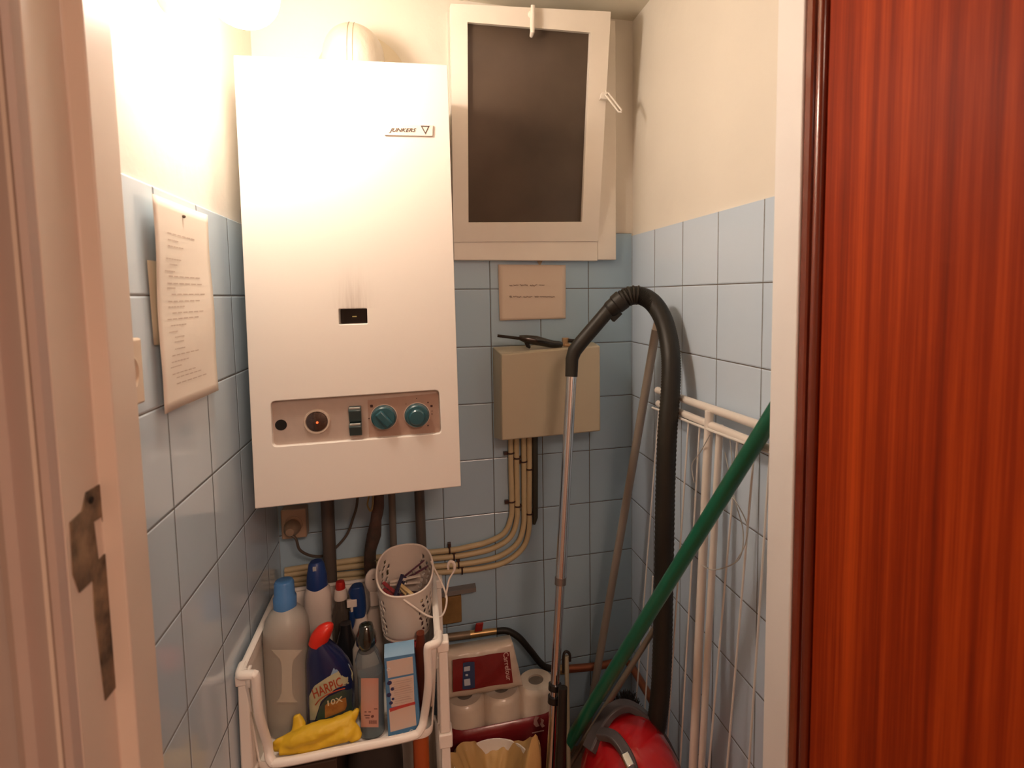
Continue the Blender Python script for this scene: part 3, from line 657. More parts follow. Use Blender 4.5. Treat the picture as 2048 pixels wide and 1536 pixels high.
# 2 white bottle with dark blue cap
bx, by = aty(635, 1180, -.160).x, -.160; bt = aty(633, 1122, by).z
b2 = thing('white_bottle', 'white ribbed bottle with tapered dark blue cap behind the jug', 'bottle', (bx, by, TFZ))
H = bt-TFZ; wpl = mat('white_bottle_plastic', (.72, .66, .60), .4, var=.03)
obj('bottle', body(G(), [(bx, by, TFZ+H*h, .029*r, .027*r, 2.4) for h, r in ((0, .9), (.02, 1), (.45, 1), (.50, .93), (.53, 1), (.56, .93), (.59, 1), (.62, .95), (.66, 1), (.77, .93), (.82, .72))]), wpl, b2, smooth=60)
obj('cap', body(G(), [(bx, by, bt-.06+z, r, r, 2) for z, r in ((0, .0215), (.004, .0225), (.03, .0205), (.055, .016), (.060, .012))]), mat('dark_blue_cap', (.018, .055, .22), .35, var=.1), b2)
obj('cap_mark', G().obox((bx-.001, by-.0165, bt-.010), (.0035, 0, 0), (0, .002, .001), (0, -.001, .004)), mat('pale_mark', (.55, .58, .6), .4), b2)
# 3 dark clear bottle with red and white cap
bx, by = aty(681, 1180, -.165).x, -.165; bt = aty(681, 1161, by).z
b3 = thing('red_capped_bottle', 'slim clear dark bottle with red-tipped white cap at back of basket', 'bottle', (bx, by, TFZ))
H = bt-TFZ
dk = mat('dark_clear', (.14, .12, .10), .12, trans=.45, var=.1)
obj('bottle', body(G(), [(bx, by, TFZ+H*h, .021*r, .019*r, 2.2) for h, r in ((0, .9), (.02, 1), (.62, 1), (.74, .8), (.82, .5), (.84, .5))]), dk, b3, smooth=60)
obj('collar', G().lathe([(.0135, 0), (.0145, .004), (.0125, .022), (.009, .024)], (bx, by, bt-.042)), wpl, b3)
obj('tip', G().lathe([(.010, 0), (.0105, .010), (.0085, .018), (0, .020)], (bx, by, bt-.0195)), mat('red_cap', (.42, .02, .015), .35), b3)
# 4 blue trigger sprayer
bx, by = aty(722, 1230, -.175).x, -.175; bt = aty(716, 1170, by).z
b4 = thing('trigger_spray', 'white spray bottle with dark blue trigger head and white nozzle', 'spray bottle', (bx, by, TFZ))
H = aty(716, 1228, by).z-TFZ
obj('bottle', body(G(), [(bx, by, TFZ+H*h, .024*r, .021*r, 2.6) for h, r in ((0, .9), (.02, 1), (.70, 1), (.80, .9), (.92, .55), (1.0, .5))]), wpl, b4, smooth=60)
bluet = mat('trigger_blue', (.012, .045, .17), .3, var=.1)
obj('spray_head', body(G(), [(bx-.002+dx, by, z, rx, .014, 3) for z, rx, dx in ((TFZ+H-.004, .012, 0), (TFZ+H+.012, .014, 0), (bt-.028, .016, -.003), (bt-.010, .017, -.006), (bt, .011, -.004))]), bluet, b4, bevel=.002)
obj('nozzle', G().obox(aty(704, 1206, by-.012), (.0105, 0, 0), (0, .004, 0), (0, 0, .0085)).obox(aty(704, 1220, by-.012), (.0025, 0, 0), (0, .003, 0), (0, 0, .008)), mat('nozzle_white', (.72, .66, .6), .4), b4, bevel=.0012)
obj('trigger', G().tube([aty(704, 1222, by-.010), aty(705, 1240, by-.012), aty(703, 1258, by-.006)], [.006, .0065, .004], 10), bluet, b4)
# 5 white oval scoop head bottle
bx, by = aty(750, 1240, -.170).x, -.170
b5 = thing('white_scoop', 'white oval plastic scoop with small hole, standing beside the peg basket', 'scoop', (bx, by, TFZ))
c = aty(748, 1160, by); 
ov = [c+Vector((.0195*math.cos(a), -.002*math.sin(a), .029*math.sin(a))) for a in [2*math.pi*k/28 for k in range(28)]]
g = G(); g.loft([[c+(p-c)*.9+Vector((0, .004, 0)) for p in ov], ov, [c+(p-c)*1.0+Vector((0, -.005, 0)) for p in ov], [c+(p-c)*.86+Vector((0, -.0075, 0)) for p in ov], [c+(p-c)*.4+Vector((0, -.0088, 0)) for p in ov]])
obj('head', g, wpl, b5, smooth=50)
obj('hole', G().lathe([(.0026, 0), (.0026, .0006), (0, .0006)], aty(747, 1158, by-.0087), (0, -1, 0), 12), mat('dark_hole', (.01, .008, .006), .8), b5)
obj('neck', G().obox(aty(749, 1196, by), (.010, 0, 0), (0, .005, 0), (0, 0, .018)), wpl, b5, bevel=.003)
zn = aty(749, 1214, by).z
obj('handle', body(G(), [(bx, by, z, .0165, .013, 3) for z in (TFZ, TFZ+.005, zn-.012)]+[(bx, by, zn, .010, .009, 3)]), mat('greyish_white', (.46, .41, .36), .45, var=.05), b5)
# 6 toilet cleaner bottle
hy = -.285
def hx(px, py): return aty(px, py, hy)
hb = thing('toilet_cleaner', 'dark blue curved-neck toilet cleaner bottle with red cap, labelled HARPIC', 'bottle', (hx(660, 1400).x, hy, TFZ))
sec = [(1448, 618, 708, .027), (1440, 616, 710, .029), (1400, 614, 711, .029), (1370, 613, 710, .029), (1345, 613, 706, .028), (1325, 612, 697, .026), (1308, 613, 684, .024), (1295, 616, 671, .021), (1284, 621, 659, .018), (1276, 626, 652, .016)]
z_low = TFZ; rings = []
for i, (py, x0, x1, ry) in enumerate(sec):
    a, b = hx(x0, py), hx(x1, py); z = max(TFZ, (a.z+b.z)/2) if i else TFZ
    if i == 1: z = TFZ+.006
    rings.append(sring((a.x+b.x)/2, hy, z, (b.x-a.x)/2, ry, 2.3))
navy = mat('navy_plastic', (.012, .018, .075), .22, var=.1, coat=.3)
bo = obj('bottle', G().loft(rings), navy, hb, smooth=70)
tip = [hx(636, 1288), hx(640, 1275), hx(649, 1262), hx(659, 1252), hx(664, 1247)]
tag(obj('cap', G().tube(smooth_path(tip, 3), interp([.0185, .0185, .0165, .0105, .004], 3), 18), mat('red_cap_bright', (.62, .025, .012), .3, var=.05), hb), 'red angled cap')
# label wrapped on the front face of the bottle
def front_pt(px, py, lift=.0006):
    p = hx(px, py)
    for _ in range(2):
        z = p.z; k = None
        rs = sorted(rings, key=lambda r: r[0].z)
        for r0, r1 in zip(rs[:-1], rs[1:]):
            if r0[0].z <= z <= r1[0].z: k = (r0, r1); break
        if not k: k = (rs[0], rs[1])
        t_ = min(1, max(0, (z-k[0][0].z)/max(1e-6, k[1][0].z-k[0][0].z)))
        cx0 = lerp((k[0][0].x+k[0][16].x)/2, (k[1][0].x+k[1][16].x)/2, t_); rx = lerp((k[0][0].x-k[0][16].x)/2, (k[1][0].x-k[1][16].x)/2, t_)
        ry = lerp((k[0][8].y-k[0][24].y)/2, (k[1][8].y-k[1][24].y)/2, t_)
        q_ = min(.97, abs(p.x-cx0)/rx); dy = ry*(1-q_**2.3)**(1/2.3)
        p = aty(px, py, hy-dy)
    return p + Vector((0, -lift, 0))
def decal(name, poly, mt, lift, parent, step=6):
    # ruled strips across the polygon so the decal follows the curved face
    ys = [p[1] for p in poly]; y0, y1 = min(ys), max(ys); rows = []
    nrow = max(3, int((y1-y0)/4))
    for j in range(nrow+1):
        y = y0+(y1-y0)*min(max(j/nrow, .002), .998); xs = []
        for i in range(len(poly)):
            (xa, ya), (xb, yb) = poly[i], poly[(i+1) % len(poly)]
            if (ya-y)*(yb-y) <= 0 and ya != yb: xs.append(xa+(xb-xa)*(y-ya)/(yb-ya))
        if len(xs) < 2: continue
        xa, xb = min(xs), max(xs); rows.append([front_pt(xa+(xb-xa)*i/10, y, lift) for i in range(11)])
    return obj(name, G().strip(rows), mt, parent, smooth=60)
lab = mat('label_cream', (.50, .46, .30), .4, col2=(.33, .36, .22), vscale=30)
d1 = decal('label', [(617, 1395), (628, 1372), (655, 1354), (698, 1330), (706, 1345), (706, 1366), (672, 1376), (642, 1402), (630, 1440), (619, 1440)], lab, .0006, bo)
decal('label_blue', [(668, 1334), (690, 1324), (702, 1330), (700, 1334), (674, 1350), (660, 1353)], mat('label_lightblue', (.22, .34, .50), .4), .0005, bo)
decal('label_green', [(632, 1440), (640, 1412), (655, 1394), (690, 1378), (704, 1376), (708, 1395), (709, 1440)], mat('label_dkgreen', (.045, .085, .05), .35, col2=(.04, .05, .07), vscale=40), .0006, bo)
decal('label_orange', [(650, 1408), (692, 1394), (694, 1410), (690, 1420), (650, 1436)], mat('label_orange', (.42, .20, .05), .4, col2=(.30, .12, .03), vscale=80), .0012, bo)
def curved_text(name, s, mt, parent, p0, p1, hpx, lift=.0012, shear=.15, bold=.015):
    # text laid along a pixel baseline on the bottle face
    cu = bpy.data.curves.new('t', 'FONT'); cu.body = s; cu.size = 1; cu.shear = shear; cu.offset = bold; cu.resolution_u = 2
    t = bpy.data.objects.new('t', cu); COL.objects.link(t); bpy.context.view_layer.update()
    me = bpy.data.meshes.new_from_object(t.evaluated_get(bpy.context.evaluated_depsgraph_get())); bpy.data.objects.remove(t)
    xs = [v.co.x for v in me.vertices]; ys = [v.co.y for v in me.vertices]; x0, x1, y0, y1 = min(xs), max(xs), min(ys), max(ys)
    dx, dy = p1[0]-p0[0], p1[1]-p0[1]; ln = math.hypot(dx, dy); ux, uy = dx/ln, dy/ln
    P = []
    for v in me.vertices:
        a = (v.co.x-x0)/(x1-x0)*ln; b = (v.co.y-y0)/(y1-y0)*hpx
        P.append(front_pt(p0[0]+ux*a+uy*b, p0[1]+uy*a-ux*b, lift))
    return obj(name, G().add(P, [tuple(p.vertices) for p in me.polygons]), mt, parent, smooth=0)
curved_text('lettering', 'HARPIC', mat('label_red', (.34, .05, .02), .4), bo, (629, 1397), (688, 1370), 19)
curved_text('lettering', '10X', mat('label_pale', (.62, .56, .38), .4), bo, (656, 1411), (688, 1401), 11, .002)
pts = [front_pt(x, y, .0014) for x, y in ((631, 1409), (640, 1398), (655, 1388), (675, 1380), (690, 1376))]
obj('label_stroke', G().tube(smooth_path(pts, 3), .0012, 6), mat('label_red', (.34, .05, .02), .4), bo)
# 7 clear bottle with black cap and pink label
cy7 = -.322; cx7 = aty(743, 1400, cy7).x; t7 = aty(735, 1246, cy7).z
b7 = thing('clear_bottle', 'clear bottle of blue liquid with glossy black cap and pink label', 'bottle', (cx7, cy7, TFZ))
H = t7-TFZ; cl = mat('clear_plastic', (.62, .68, .70), .08, trans=.85, ior=1.3)
obj('bottle', body(G(), [(cx7-.004*(h > .6), cy7, TFZ+H*h, .0245*r, .0235*r, 2.3) for h, r in ((0, .9), (.015, 1), (.5, 1), (.58, 1.02), (.68, .98), (.74, .82), (.78, .62), (.80, .60))]), cl, b7, smooth=60)
tag(obj('liquid', body(G(), [(cx7, cy7, TFZ+.003+H*h, .0225*r, .0215*r, 2.3) for h, r in ((0, .9), (.015, 1), (.5, 1), (.55, 1.0), (.555, .9))]), mat('blue_liquid', (.22, .33, .38), .25, trans=.35), b7), 'pale blue liquid')
obj('cap', body(G(), [(cx7-.005, cy7, t7-.058+z, r, r, 2) for z, r in ((0, .013), (.012, .0155), (.018, .0195), (.034, .0195), (.044, .0155), (.055, .013), (.058, .008))]), mat('gloss_black_cap', (.010, .012, .008), .1, coat=1), b7, smooth=60)
def wrap(px0, px1, py0, py1, cx, cy, rx, ry, p, lift, name, mt, parent, rows=6, cols=12):
    def pt(px, py):
        q_ = aty(px, py, cy-ry)
        for _ in range(3):
            s = min(.98, abs(q_.x-cx)/rx); q_ = aty(px, py, cy-ry*(1-s**p)**(1/p))
        return q_+Vector((0, -lift, 0))
    return obj(name, G().strip([[pt(px0+(px1-px0)*i/cols, py0+(py1-py0)*j/rows) for i in range(cols+1)] for j in range(rows+1)]), mt, parent, smooth=60), pt
pk = mat('pink_label', (.62, .27, .19), .45, col2=(.55, .33, .26), vscale=14)
lb, pt7 = wrap(722, 757, 1356, 1454, cx7, cy7, .0245, .0235, 2.3, .0005, 'label', pk, b7)
g = G()
for r_, (y0, y1, x0, x1) in enumerate(((1422, 1424, 729, 742), (1429, 1431, 729, 740), (1434, 1436, 731, 739), (1416, 1418, 748, 755))):
    g.add([pt7(x0, y0)+Vector((0, -.0006, 0)), pt7(x1, y0)+Vector((0, -.0006, 0)), pt7(x1, y1)+Vector((0, -.0006, 0)), pt7(x0, y1)+Vector((0, -.0006, 0))], [(0, 1, 2, 3)])
for k in range(8):
    x = 738+k*2; g.add([pt7(x, 1440)+Vector((0, -.0006, 0)), pt7(x+1.1, 1440)+Vector((0, -.0006, 0)), pt7(x+1.1, 1447)+Vector((0, -.0006, 0)), pt7(x, 1447)+Vector((0, -.0006, 0))], [(0, 1, 2, 3)])
g.lathe([(.003, 0), (0, .0002)], pt7(745, 1432)+Vector((0, -.0006, 0)), (0, -1, 0), 14)
obj('label_print', g, mat('label_print', (.16, .06, .05), .6), lb, smooth=0)
# 8 blue carton
cyf = -.352; c0 = aty(777, 1487, cyf); c1 = aty(843, 1476, cyf); ct = aty(768, 1308, cyf); ct1 = aty(828, 1292, cyf)
zc = (ct.z+ct1.z)/2
ct_ = thing('blue_carton', 'light blue carton with pale printed panels, right of the clear bottle', 'carton', ((c0.x+c1.x)/2, cyf+.02, TFZ))
blc = mat('carton_blue', (.09, .24, .44), .45, var=.06); dpt = Vector((0, .040, 0))
zc -= .012
fr_ = [Vector((ct.x, cyf, zc)), Vector((ct1.x, cyf, zc)), Vector((c1.x, cyf, TFZ)), Vector((c0.x, cyf, TFZ))]
cb_ = obj('box', G().hexa(fr_, [p+dpt for p in fr_]), blc, ct_, bevel=.001)
obj('top_flap', G().hexa([fr_[0]+Vector((0, .020, .014)), fr_[1]+Vector((0, .020, .014)), fr_[1], fr_[0]], [fr_[0]+Vector((0, .024, .014)), fr_[1]+Vector((0, .024, .014)), fr_[1]+dpt, fr_[0]+dpt]), mat('carton_blue_light', (.17, .33, .50), .45), ct_)
pale = mat('carton_pale', (.60, .52, .46), .5, col2=(.66, .48, .38), vscale=25)
def fp(q_, l): return [aty(px, py, cyf-l) for px, py in q_]
for k, q_ in enumerate((((773, 1323), (825, 1313), (827, 1346), (776, 1356)), ((778, 1360), (827, 1350), (829, 1405), (783, 1414)), ((778, 1420), (830, 1409), (833, 1450), (781, 1464)))):
    p_ = obj('printed_panel', G().prism(fp(q_, .0), (0, -.0005, 0)), pale, cb_)
g = G(); rnd = random.Random(4)
for q_, n_ in ((((786, 1362), (826, 1354), (828, 1402), (790, 1409)), 11),):
    for k in range(n_):
        v = (k+.5)/n_; A_ = [q_[0][0]+(q_[3][0]-q_[0][0])*v, q_[0][1]+(q_[3][1]-q_[0][1])*v]; B_ = [q_[1][0]+(q_[2][0]-q_[1][0])*v, q_[1][1]+(q_[2][1]-q_[1][1])*v]
        g.prism(fp([(A_[0], A_[1]), (B_[0]-rnd.uniform(0, 12), B_[1]), (B_[0]-rnd.uniform(0, 6), B_[1]+1.1), (A_[0], A_[1]+1.1)], .0006), (0, -.0002, 0))
obj('fine_print', g, mat('print_tan', (.48, .36, .30), .6), cb_, smooth=0)
g = G()
for px, py, s in ((779, 1366, 5), (785, 1378, 4), (778, 1390, 5), (786, 1398, 3), (782, 1406, 4)):
    g.lathe([(s/1030, 0), (0, .0003)], aty(px, py, cyf-.0006), (0, -1, 0), 7)
obj('dark_pattern', g, mat('print_navy', (.03, .03, .10), .5), cb_, smooth=0)
obj('red_stripe', G().prism(fp([(779, 1417), (800, 1411), (830, 1403), (831, 1408), (800, 1417), (780, 1424)], .0005), (0, -.0004, 0)), mat('print_red', (.50, .06, .05), .5), cb_)
g = G().lathe([(.0045, 0), (.0045, .0004), (.003, .0004), (.003, 0)], aty(823, 1463, cyf-.0004), (0, -1, 0), 18, cap=False)
obj('round_mark', g, mat('print_whiteish', (.6, .62, .62), .4), cb_); g = G().lathe([(.0035, 0), (.0035, .0004), (.0022, .0004), (.0022, 0)], aty(777, 1339, cyf-.0006), (0, -1, 0), 14, cap=False)
obj('round_mark', g, mat('print_whiteish', (.6, .62, .62), .4), cb_)
a = aty(789, 1477, cyf-.0004); b = aty(806, 1473, cyf-.0004)
text('lettering', 'Bref', mat('print_whiteish', (.6, .62, .62), .4), cb_, a, b-a, (0, 0, 1), (b-a).length, .0085, bold=.02)
# 9 container below the peg basket + dark red one
sy9 = -.268; sx9 = aty(815, 1300, sy9).x; st9 = aty(812, 1284, -.232-.047).z-.003
b9 = thing('red_lidded_jar', 'white jar with dark red lid under the perforated peg basket', 'jar', (sx9, sy9, TFZ))
obj('jar', body(G(), [(sx9, sy9, z, .033, .030, 2.4) for z in (TFZ, TFZ+.01, st9-.014)]), wpl, b9)
obj('lid', body(G(), [(sx9, sy9, z, .034, .031, 2.4) for z in (st9-.014, st9-.001)]+[(sx9, sy9, st9, .031, .028, 2.4)]), mat('lid_red', (.30, .03, .03), .4), b9)
rx_, ry_ = -.596, -.30
tag(obj('brown_bottle', body(G(), [(rx_, ry_, z, r, r*1.3, 2.4) for z, r in ((TFZ, .013), (TFZ+.01, .0145), (TFZ+.13, .0145), (TFZ+.16, .009), (TFZ+.18, .008))]), mat('brownred', (.16, .03, .012), .35, var=.3)), 'dark red-brown bottle squeezed between carton and basket side', 'bottle')
tag(obj('white_canister', body(G(), [(aty(728, 1330, -.235).x, -.232, z, r, r, 2.6) for z, r in ((TFZ, .021), (TFZ+.01, .023), (aty(728, 1290, -.232).z, .022), (aty(728, 1280, -.232).z, .015))]), mat('dull_white', (.50, .45, .39), .5, var=.05)), 'dull white canister behind the clear bottle with the black cap', 'canister')
tag(obj('dark_bottle', body(G(), [(aty(693, 1300, -.225).x, -.222, z, r, r, 2.6) for z, r in ((TFZ, .020), (TFZ+.01, .022), (TFZ+.13, .022), (TFZ+.165, .012), (TFZ+.18, .011))]), mat('blackish_plastic', (.012, .013, .016), .3, var=.3)), 'almost black bottle standing behind the toilet cleaner', 'bottle')

# 10 perforated peg basket
pcx, pcy, pr0, pr1 = aty(812, 1200, -.235).x, -.232, .0500, .0585
zb_ = aty(812, 1284, pcy-.047).z
zhi, zlo = aty(818, 1090, pcy+.055).z, aty(812, 1192, pcy-.057).z
pbk = thing('peg_basket', 'white perforated plastic peg basket with high back, on the trolley', 'basket', (pcx, pcy, zb_))
NA, NZ = 120, 44; rows = []
def rimz(a): 
    s = (1+math.sin(a))/2           # 1 at the back, 0 at the front
    s = s*s*(3-2*s)
    return zlo+(zhi-zlo)*s
lean = Vector((.004, 0, 0))
def ppt(i, j, inset=0):
    a = 2*math.pi*i/NA; t_ = j/NZ; z = lerp(zb_, rimz(a), t_); rr = lerp(pr0, pr1, min(1.1, (z-zb_)/(zlo-zb_))) - inset
    k = min(1, (z-zb_)/.01); rr *= (.93+.07*k)
    return Vector((pcx+rr*math.cos(a), pcy+rr*math.sin(a), z))
vs = [ppt(i, j) for j in range(NZ+1) for i in range(NA)]; fs = []
for j in range(NZ):
    for i in range(NA):
        a = math.degrees(2*math.pi*(i+.5)/NA) % 360
        z = lerp(zb_, rimz(math.radians(a)), (j+.5)/NZ); side = (172 < a < 222) or (300 < a < 348) or (20 < a < 60) or (125 < a < 160)
        hh = (z-zb_)/.0045
        jj = int(hh); ii = (i + jj//2) % 5
        hole = side and .014 < z-zb_ < (rimz(math.radians(a))-zb_-.02) and (jj % 3) < 2 and (ii % 5) < 2 and (i//5+jj//3) % 1 == 0
        if hole: continue
        fs.append((j*NA+i, j*NA+(i+1) % NA, (j+1)*NA+(i+1) % NA, (j+1)*NA+i))
fs.append(tuple(range(NA))[::-1])
pw = mat('peg_basket_plastic', (.60, .53, .46), .4, var=.03)
obj('wall', G().add(vs, fs), pw, pbk, solid=.0016, smooth=50)
g = G(); rp = [ppt(i, NZ) for i in range(NA)]+[ppt(0, NZ)]; g.tube(rp, .0021, 8)
obj('rim', g, mat('peg_rim', (.72, .64, .56), .35), pbk); g = G(); g.lathe([(pr0*.95, -.003), (pr0*1.0, 0), (pr0*1.0, .003), (pr0*.94, .005)], (pcx, pcy, zb_+.001), n=60)
obj('base_ring', g, mat('peg_rim', (.72, .64, .56), .35), pbk)
hp_ = [aty(807, 1199, pcy-.0585), aty(828, 1214, pcy-.062), aty(850, 1229, pcy-.06), aty(868, 1235, pcy-.06), aty(882, 1233, pcy-.05), aty(890, 1220, pcy-.04), aty(893.5, 1200, pcy-.03), aty(890, 1182, pcy-.02), aty(878, 1155, pcy-.005), aty(865, 1130, pcy+.005), aty(862, 1122, pcy+.01)]
g = G(); g.tube(smooth_path(hp_, 6), .0021, 8)
hk = [aty(891, 1195, pcy-.026), aty(894, 1180, pcy-.024), aty(898, 1160, pcy-.02), aty(905, 1147, pcy-.018), aty(909, 1138, pcy-.018), aty(908, 1127, pcy-.018), aty(901, 1123, pcy-.018), aty(896, 1130, pcy-.018), aty(897, 1139, pcy-.018)]
g.tube(smooth_path(hk, 5), interp([.0018, .002, .002, .002, .0032, .0036, .0036, .0032, .002], 5), 8)
obj('handle', g, mat('peg_rim', (.72, .64, .56), .35), pbk)
zp = zlo-.035
def peg(c, d, col, label):
    c = Vector(c); d = Vector(d).normalized(); s = d.cross(Vector((0, 0, 1))).normalized()
    t = thing('clothes_peg', label, 'clothes peg', c, 'clothes pegs in the perforated basket'); mt = mat('peg_'+label.split()[0], col, .45)
    u_ = s.cross(d).normalized()
    for sg in (-1, 1):
        obj('jaw', G().hexa([c-d*.032+u_*(.001*sg)+s*.004, c+d*.034+u_*(.006*sg)+s*.004, c+d*.034+u_*(.006*sg)-s*.004, c-d*.032+u_*(.001*sg)-s*.004],
                            [c-d*.032+u_*(.005*sg)+s*.004, c+d*.034+u_*(.009*sg)+s*.004, c+d*.034+u_*(.009*sg)-s*.004, c-d*.032+u_*(.005*sg)-s*.004]), mt, t, bevel=.0008)
    obj('spring', G().tube([c+s*.005+u_*(.004*math.sin(k))+d*(.004*math.cos(k)) for k in [x*.8 for x in range(9)]], .0009, 6), mat('steel', (.4, .38, .35), .35, .9), t)
peg((pcx-.002, pcy+.016, zp+.030), (1, .15, -.06), (.62, .55, .48), 'white clothes peg lying flat on top in the peg basket')
peg((pcx-.016, pcy-.006, zp+.020), (.3, .5, .55), (.02, .018, .05), 'navy clothes peg at the left in the peg basket')
peg((pcx+.008, pcy-.018, zp+.016), (.5, -.5, -.3), (.62, .45, .22), 'yellowish wooden clothes peg near the basket front')
peg((pcx+.020, pcy+.036, zp+.040), (.6, -.3, .5), (.12, .04, .07), 'dark purple clothes peg leaning on the basket back')
peg((pcx-.026, pcy+.010, zp+.008), (-.6, .5, .3), (.36, .05, .06), 'red clothes peg low in the peg basket')
g = G(); rnd = random.Random(9)
g.lathe([(.0, 0), (.045, 0), (.0465, .01), (.043, max(.02, zp-zb_-.012)), (0, zp-zb_)], (pcx, pcy, zb_+.004), n=20)
tag(obj('peg_heap', g, mat('mixed_pegs', (.20, .08, .09), .5, col2=(.03, .02, .05), vscale=55, bump=1, bscale=70)), 'dark heap of pegs filling the bottom of the perforated basket', 'pegs', kind='stuff')

# 11 yellow glove
def organic(name, label, cat, tubes, mt, vox=.0035, disp=.004, dscale=.03, seed=0, parent=None):
    g = G()
    for p, r, fl, upv in tubes: g.tube(smooth_path(p, 5), interp(r, 5), 12, flat=fl, up=upv)
    o = obj(name, g, mt, parent, smooth=180)
    r = o.modifiers.new('remesh', 'REMESH'); r.mode = 'VOXEL'; r.voxel_size = vox; r.use_smooth_shade = True
    tx = bpy.data.textures.new(name, 'CLOUDS'); tx.noise_scale = dscale
    dm = o.modifiers.new('disp', 'DISPLACE'); dm.texture = tx; dm.strength = disp; dm.mid_level = .5
    s = o.modifiers.new('smooth', 'SMOOTH'); s.factor = .5; s.iterations = 2
    if label: tag(o, label, cat)
    return o
gy = -.338
def gp(px, py, y=gy): return aty(px, py, y)
yel = mat('yellow_rubber', (.72, .46, .022), .5, var=.12, vscale=14, bump=.15, bscale=60)
tubes = [([gp(550, 1494), gp(590, 1478, -.345), gp(640, 1462, -.345), gp(680, 1448, -.34), gp(706, 1432, -.335)], [.009, .017, .019, .017, .012], .85, (0, 0, 1)),
         ([gp(560, 1500, -.35), gp(610, 1494, -.352), gp(650, 1482, -.352), gp(690, 1466, -.350), gp(714, 1456, -.345)], [.009, .011, .012, .015, .010], .9, (0, 0, 1)),
         ([gp(600, 1470, -.33), gp(597, 1450, -.325), gp(594, 1430, -.32)], [.014, .013, .006], .7, (0, 1, 0)),
         ([gp(690, 1450, -.335), gp(706, 1434, -.335), gp(716, 1418, -.33)], [.011, .010, .004], .8, (0, 1, 0)),
         ([gp(575, 1480, -.34), gp(556, 1484, -.345), gp(546, 1488, -.345)], [.008, .007, .004], .8, (0, 1, 0)),
         ([gp(700, 1450, -.345), gp(716, 1468, -.352), gp(700, 1480, -.356)], [.011, .009, .006], .8, (0, 1, 0))]
organic('rubber_glove', 'crumpled yellow rubber glove lying at the front of the basket', 'glove', tubes, yel, .0026, .008, .026)
# lower basket contents
tag(obj('orange_bottle', body(G(), [(-.602, -.30, z, r, r, 2.3) for z, r in ((.064, .015), (.075, .0165), (.385, .0165), (.395, .015))]), mat('orange_plastic', (.45, .09, .02), .4, var=.2)), 'orange bottle in the lower basket of the trolley', 'bottle')
tag(obj('dark_pouch', body(G(), [(-.70, -.25, z, r, r*.8, 3) for z, r in ((.064, .050), (.09, .060), (.30, .058), (.385, .045))]), mat('dark_pouch', (.035, .028, .025), .5, var=.3)), 'dark pouch in the middle of the lower trolley basket', 'pouch')
tag(obj('brown_box', G().box(-.885, -.765, -.33, -.14, .064, .385), mat('brown_card', (.06, .035, .022), .7, var=.2), bevel=.002), 'dim brown box at the left of the lower trolley basket', 'box')

# ------------------------------------------------------------------ paper packs
film = mat('pack_film', (.62, .53, .43), .3, var=.08, vscale=20, bump=.5, bscale=18, coat=.25)
red_f = mat('pack_red', (.20, .014, .018), .3, var=.2, vscale=20, bump=.4, bscale=22, coat=.3)
rollp = mat('tissue', (.66, .58, .48), .85, var=.05, vscale=20, bump=.3, bscale=60)
ky = -.150; zr = aty(1070, 1362, ky).z-.0
kp = thing('kitchen_roll_pack', 'film-wrapped pack of paper rolls with dark red band, under the smaller pack', 'paper rolls', (-.40, ky, 0))
xs_ = [aty(px, 1400, ky).x for px in (930, 1003, 1072)]
for k, x in enumerate(xs_):
    zt_ = zr-(0 if k == 2 else .004)
    r_ = .0485
    o = obj('roll', G().lathe([(.014, .0), (.045, 0), (r_, .004), (r_, zt_-.014), (r_-.004, zt_-.004), (.040, zt_), (.019, zt_), (.018, zt_-.03)], (x, ky, .004), n=40), rollp if k == 2 else film, kp)
    obj('core', G().lathe([(.0175, 0), (.0175, zt_-.006)], (x, ky, .006), n=24), mat('core_grey', (.20, .17, .14), .8), o)
# red film shell around the three rolls
def hull(z, r, x0, x1, cy, n=12):
    P = [Vector((x1+r*math.cos(a), cy+r*math.sin(a), z)) for a in [math.radians(-90+180*k/n) for k in range(n+1)]]
    P += [Vector((x0+r*math.cos(a), cy+r*math.sin(a), z)) for a in [math.radians(90+180*k/n) for k in range(n+1)]]
    return P
zb1 = aty(1100, 1425, ky-.05).z
rings = []
for t_ in (0, .1, .5, .9, 1):
    h_ = hull(0, .0515, xs_[0], xs_[2], ky); 
    for p in h_: p.z = .003+t_*(zb1-.003 + .00*(p.x-xs_[0]))
    rings.append(h_)
g = G(); g.loft(rings, cap=False); rs_ = obj('red_film', g, red_f, kp, solid=.001, smooth=60)
def kf(px, py, l=.002): return aty(px, py, ky-.0515-l)
lw = mat('logo_pale', (.55, .33, .30), .5)
# the round broken-arrow mark: two opposed wedges
for pts in ([(1068, 1440), (1071, 1433), (1078, 1434), (1074, 1441), (1076, 1446), (1079, 1452), (1072, 1454), (1067, 1448)], [(1081, 1436), (1088, 1440), (1086, 1447), (1090, 1452), (1084, 1455), (1080, 1449), (1082, 1443)]):
    obj('logo', G().prism([kf(*p) for p in pts], (0, -.0004, 0)), lw, rs_, smooth=0)
obj('print_line', G().prism([kf(*p) for p in [(1064, 1465), (1088, 1460), (1088, 1462), (1064, 1467)]], (0, -.0004, 0)), lw, rs_, smooth=0)
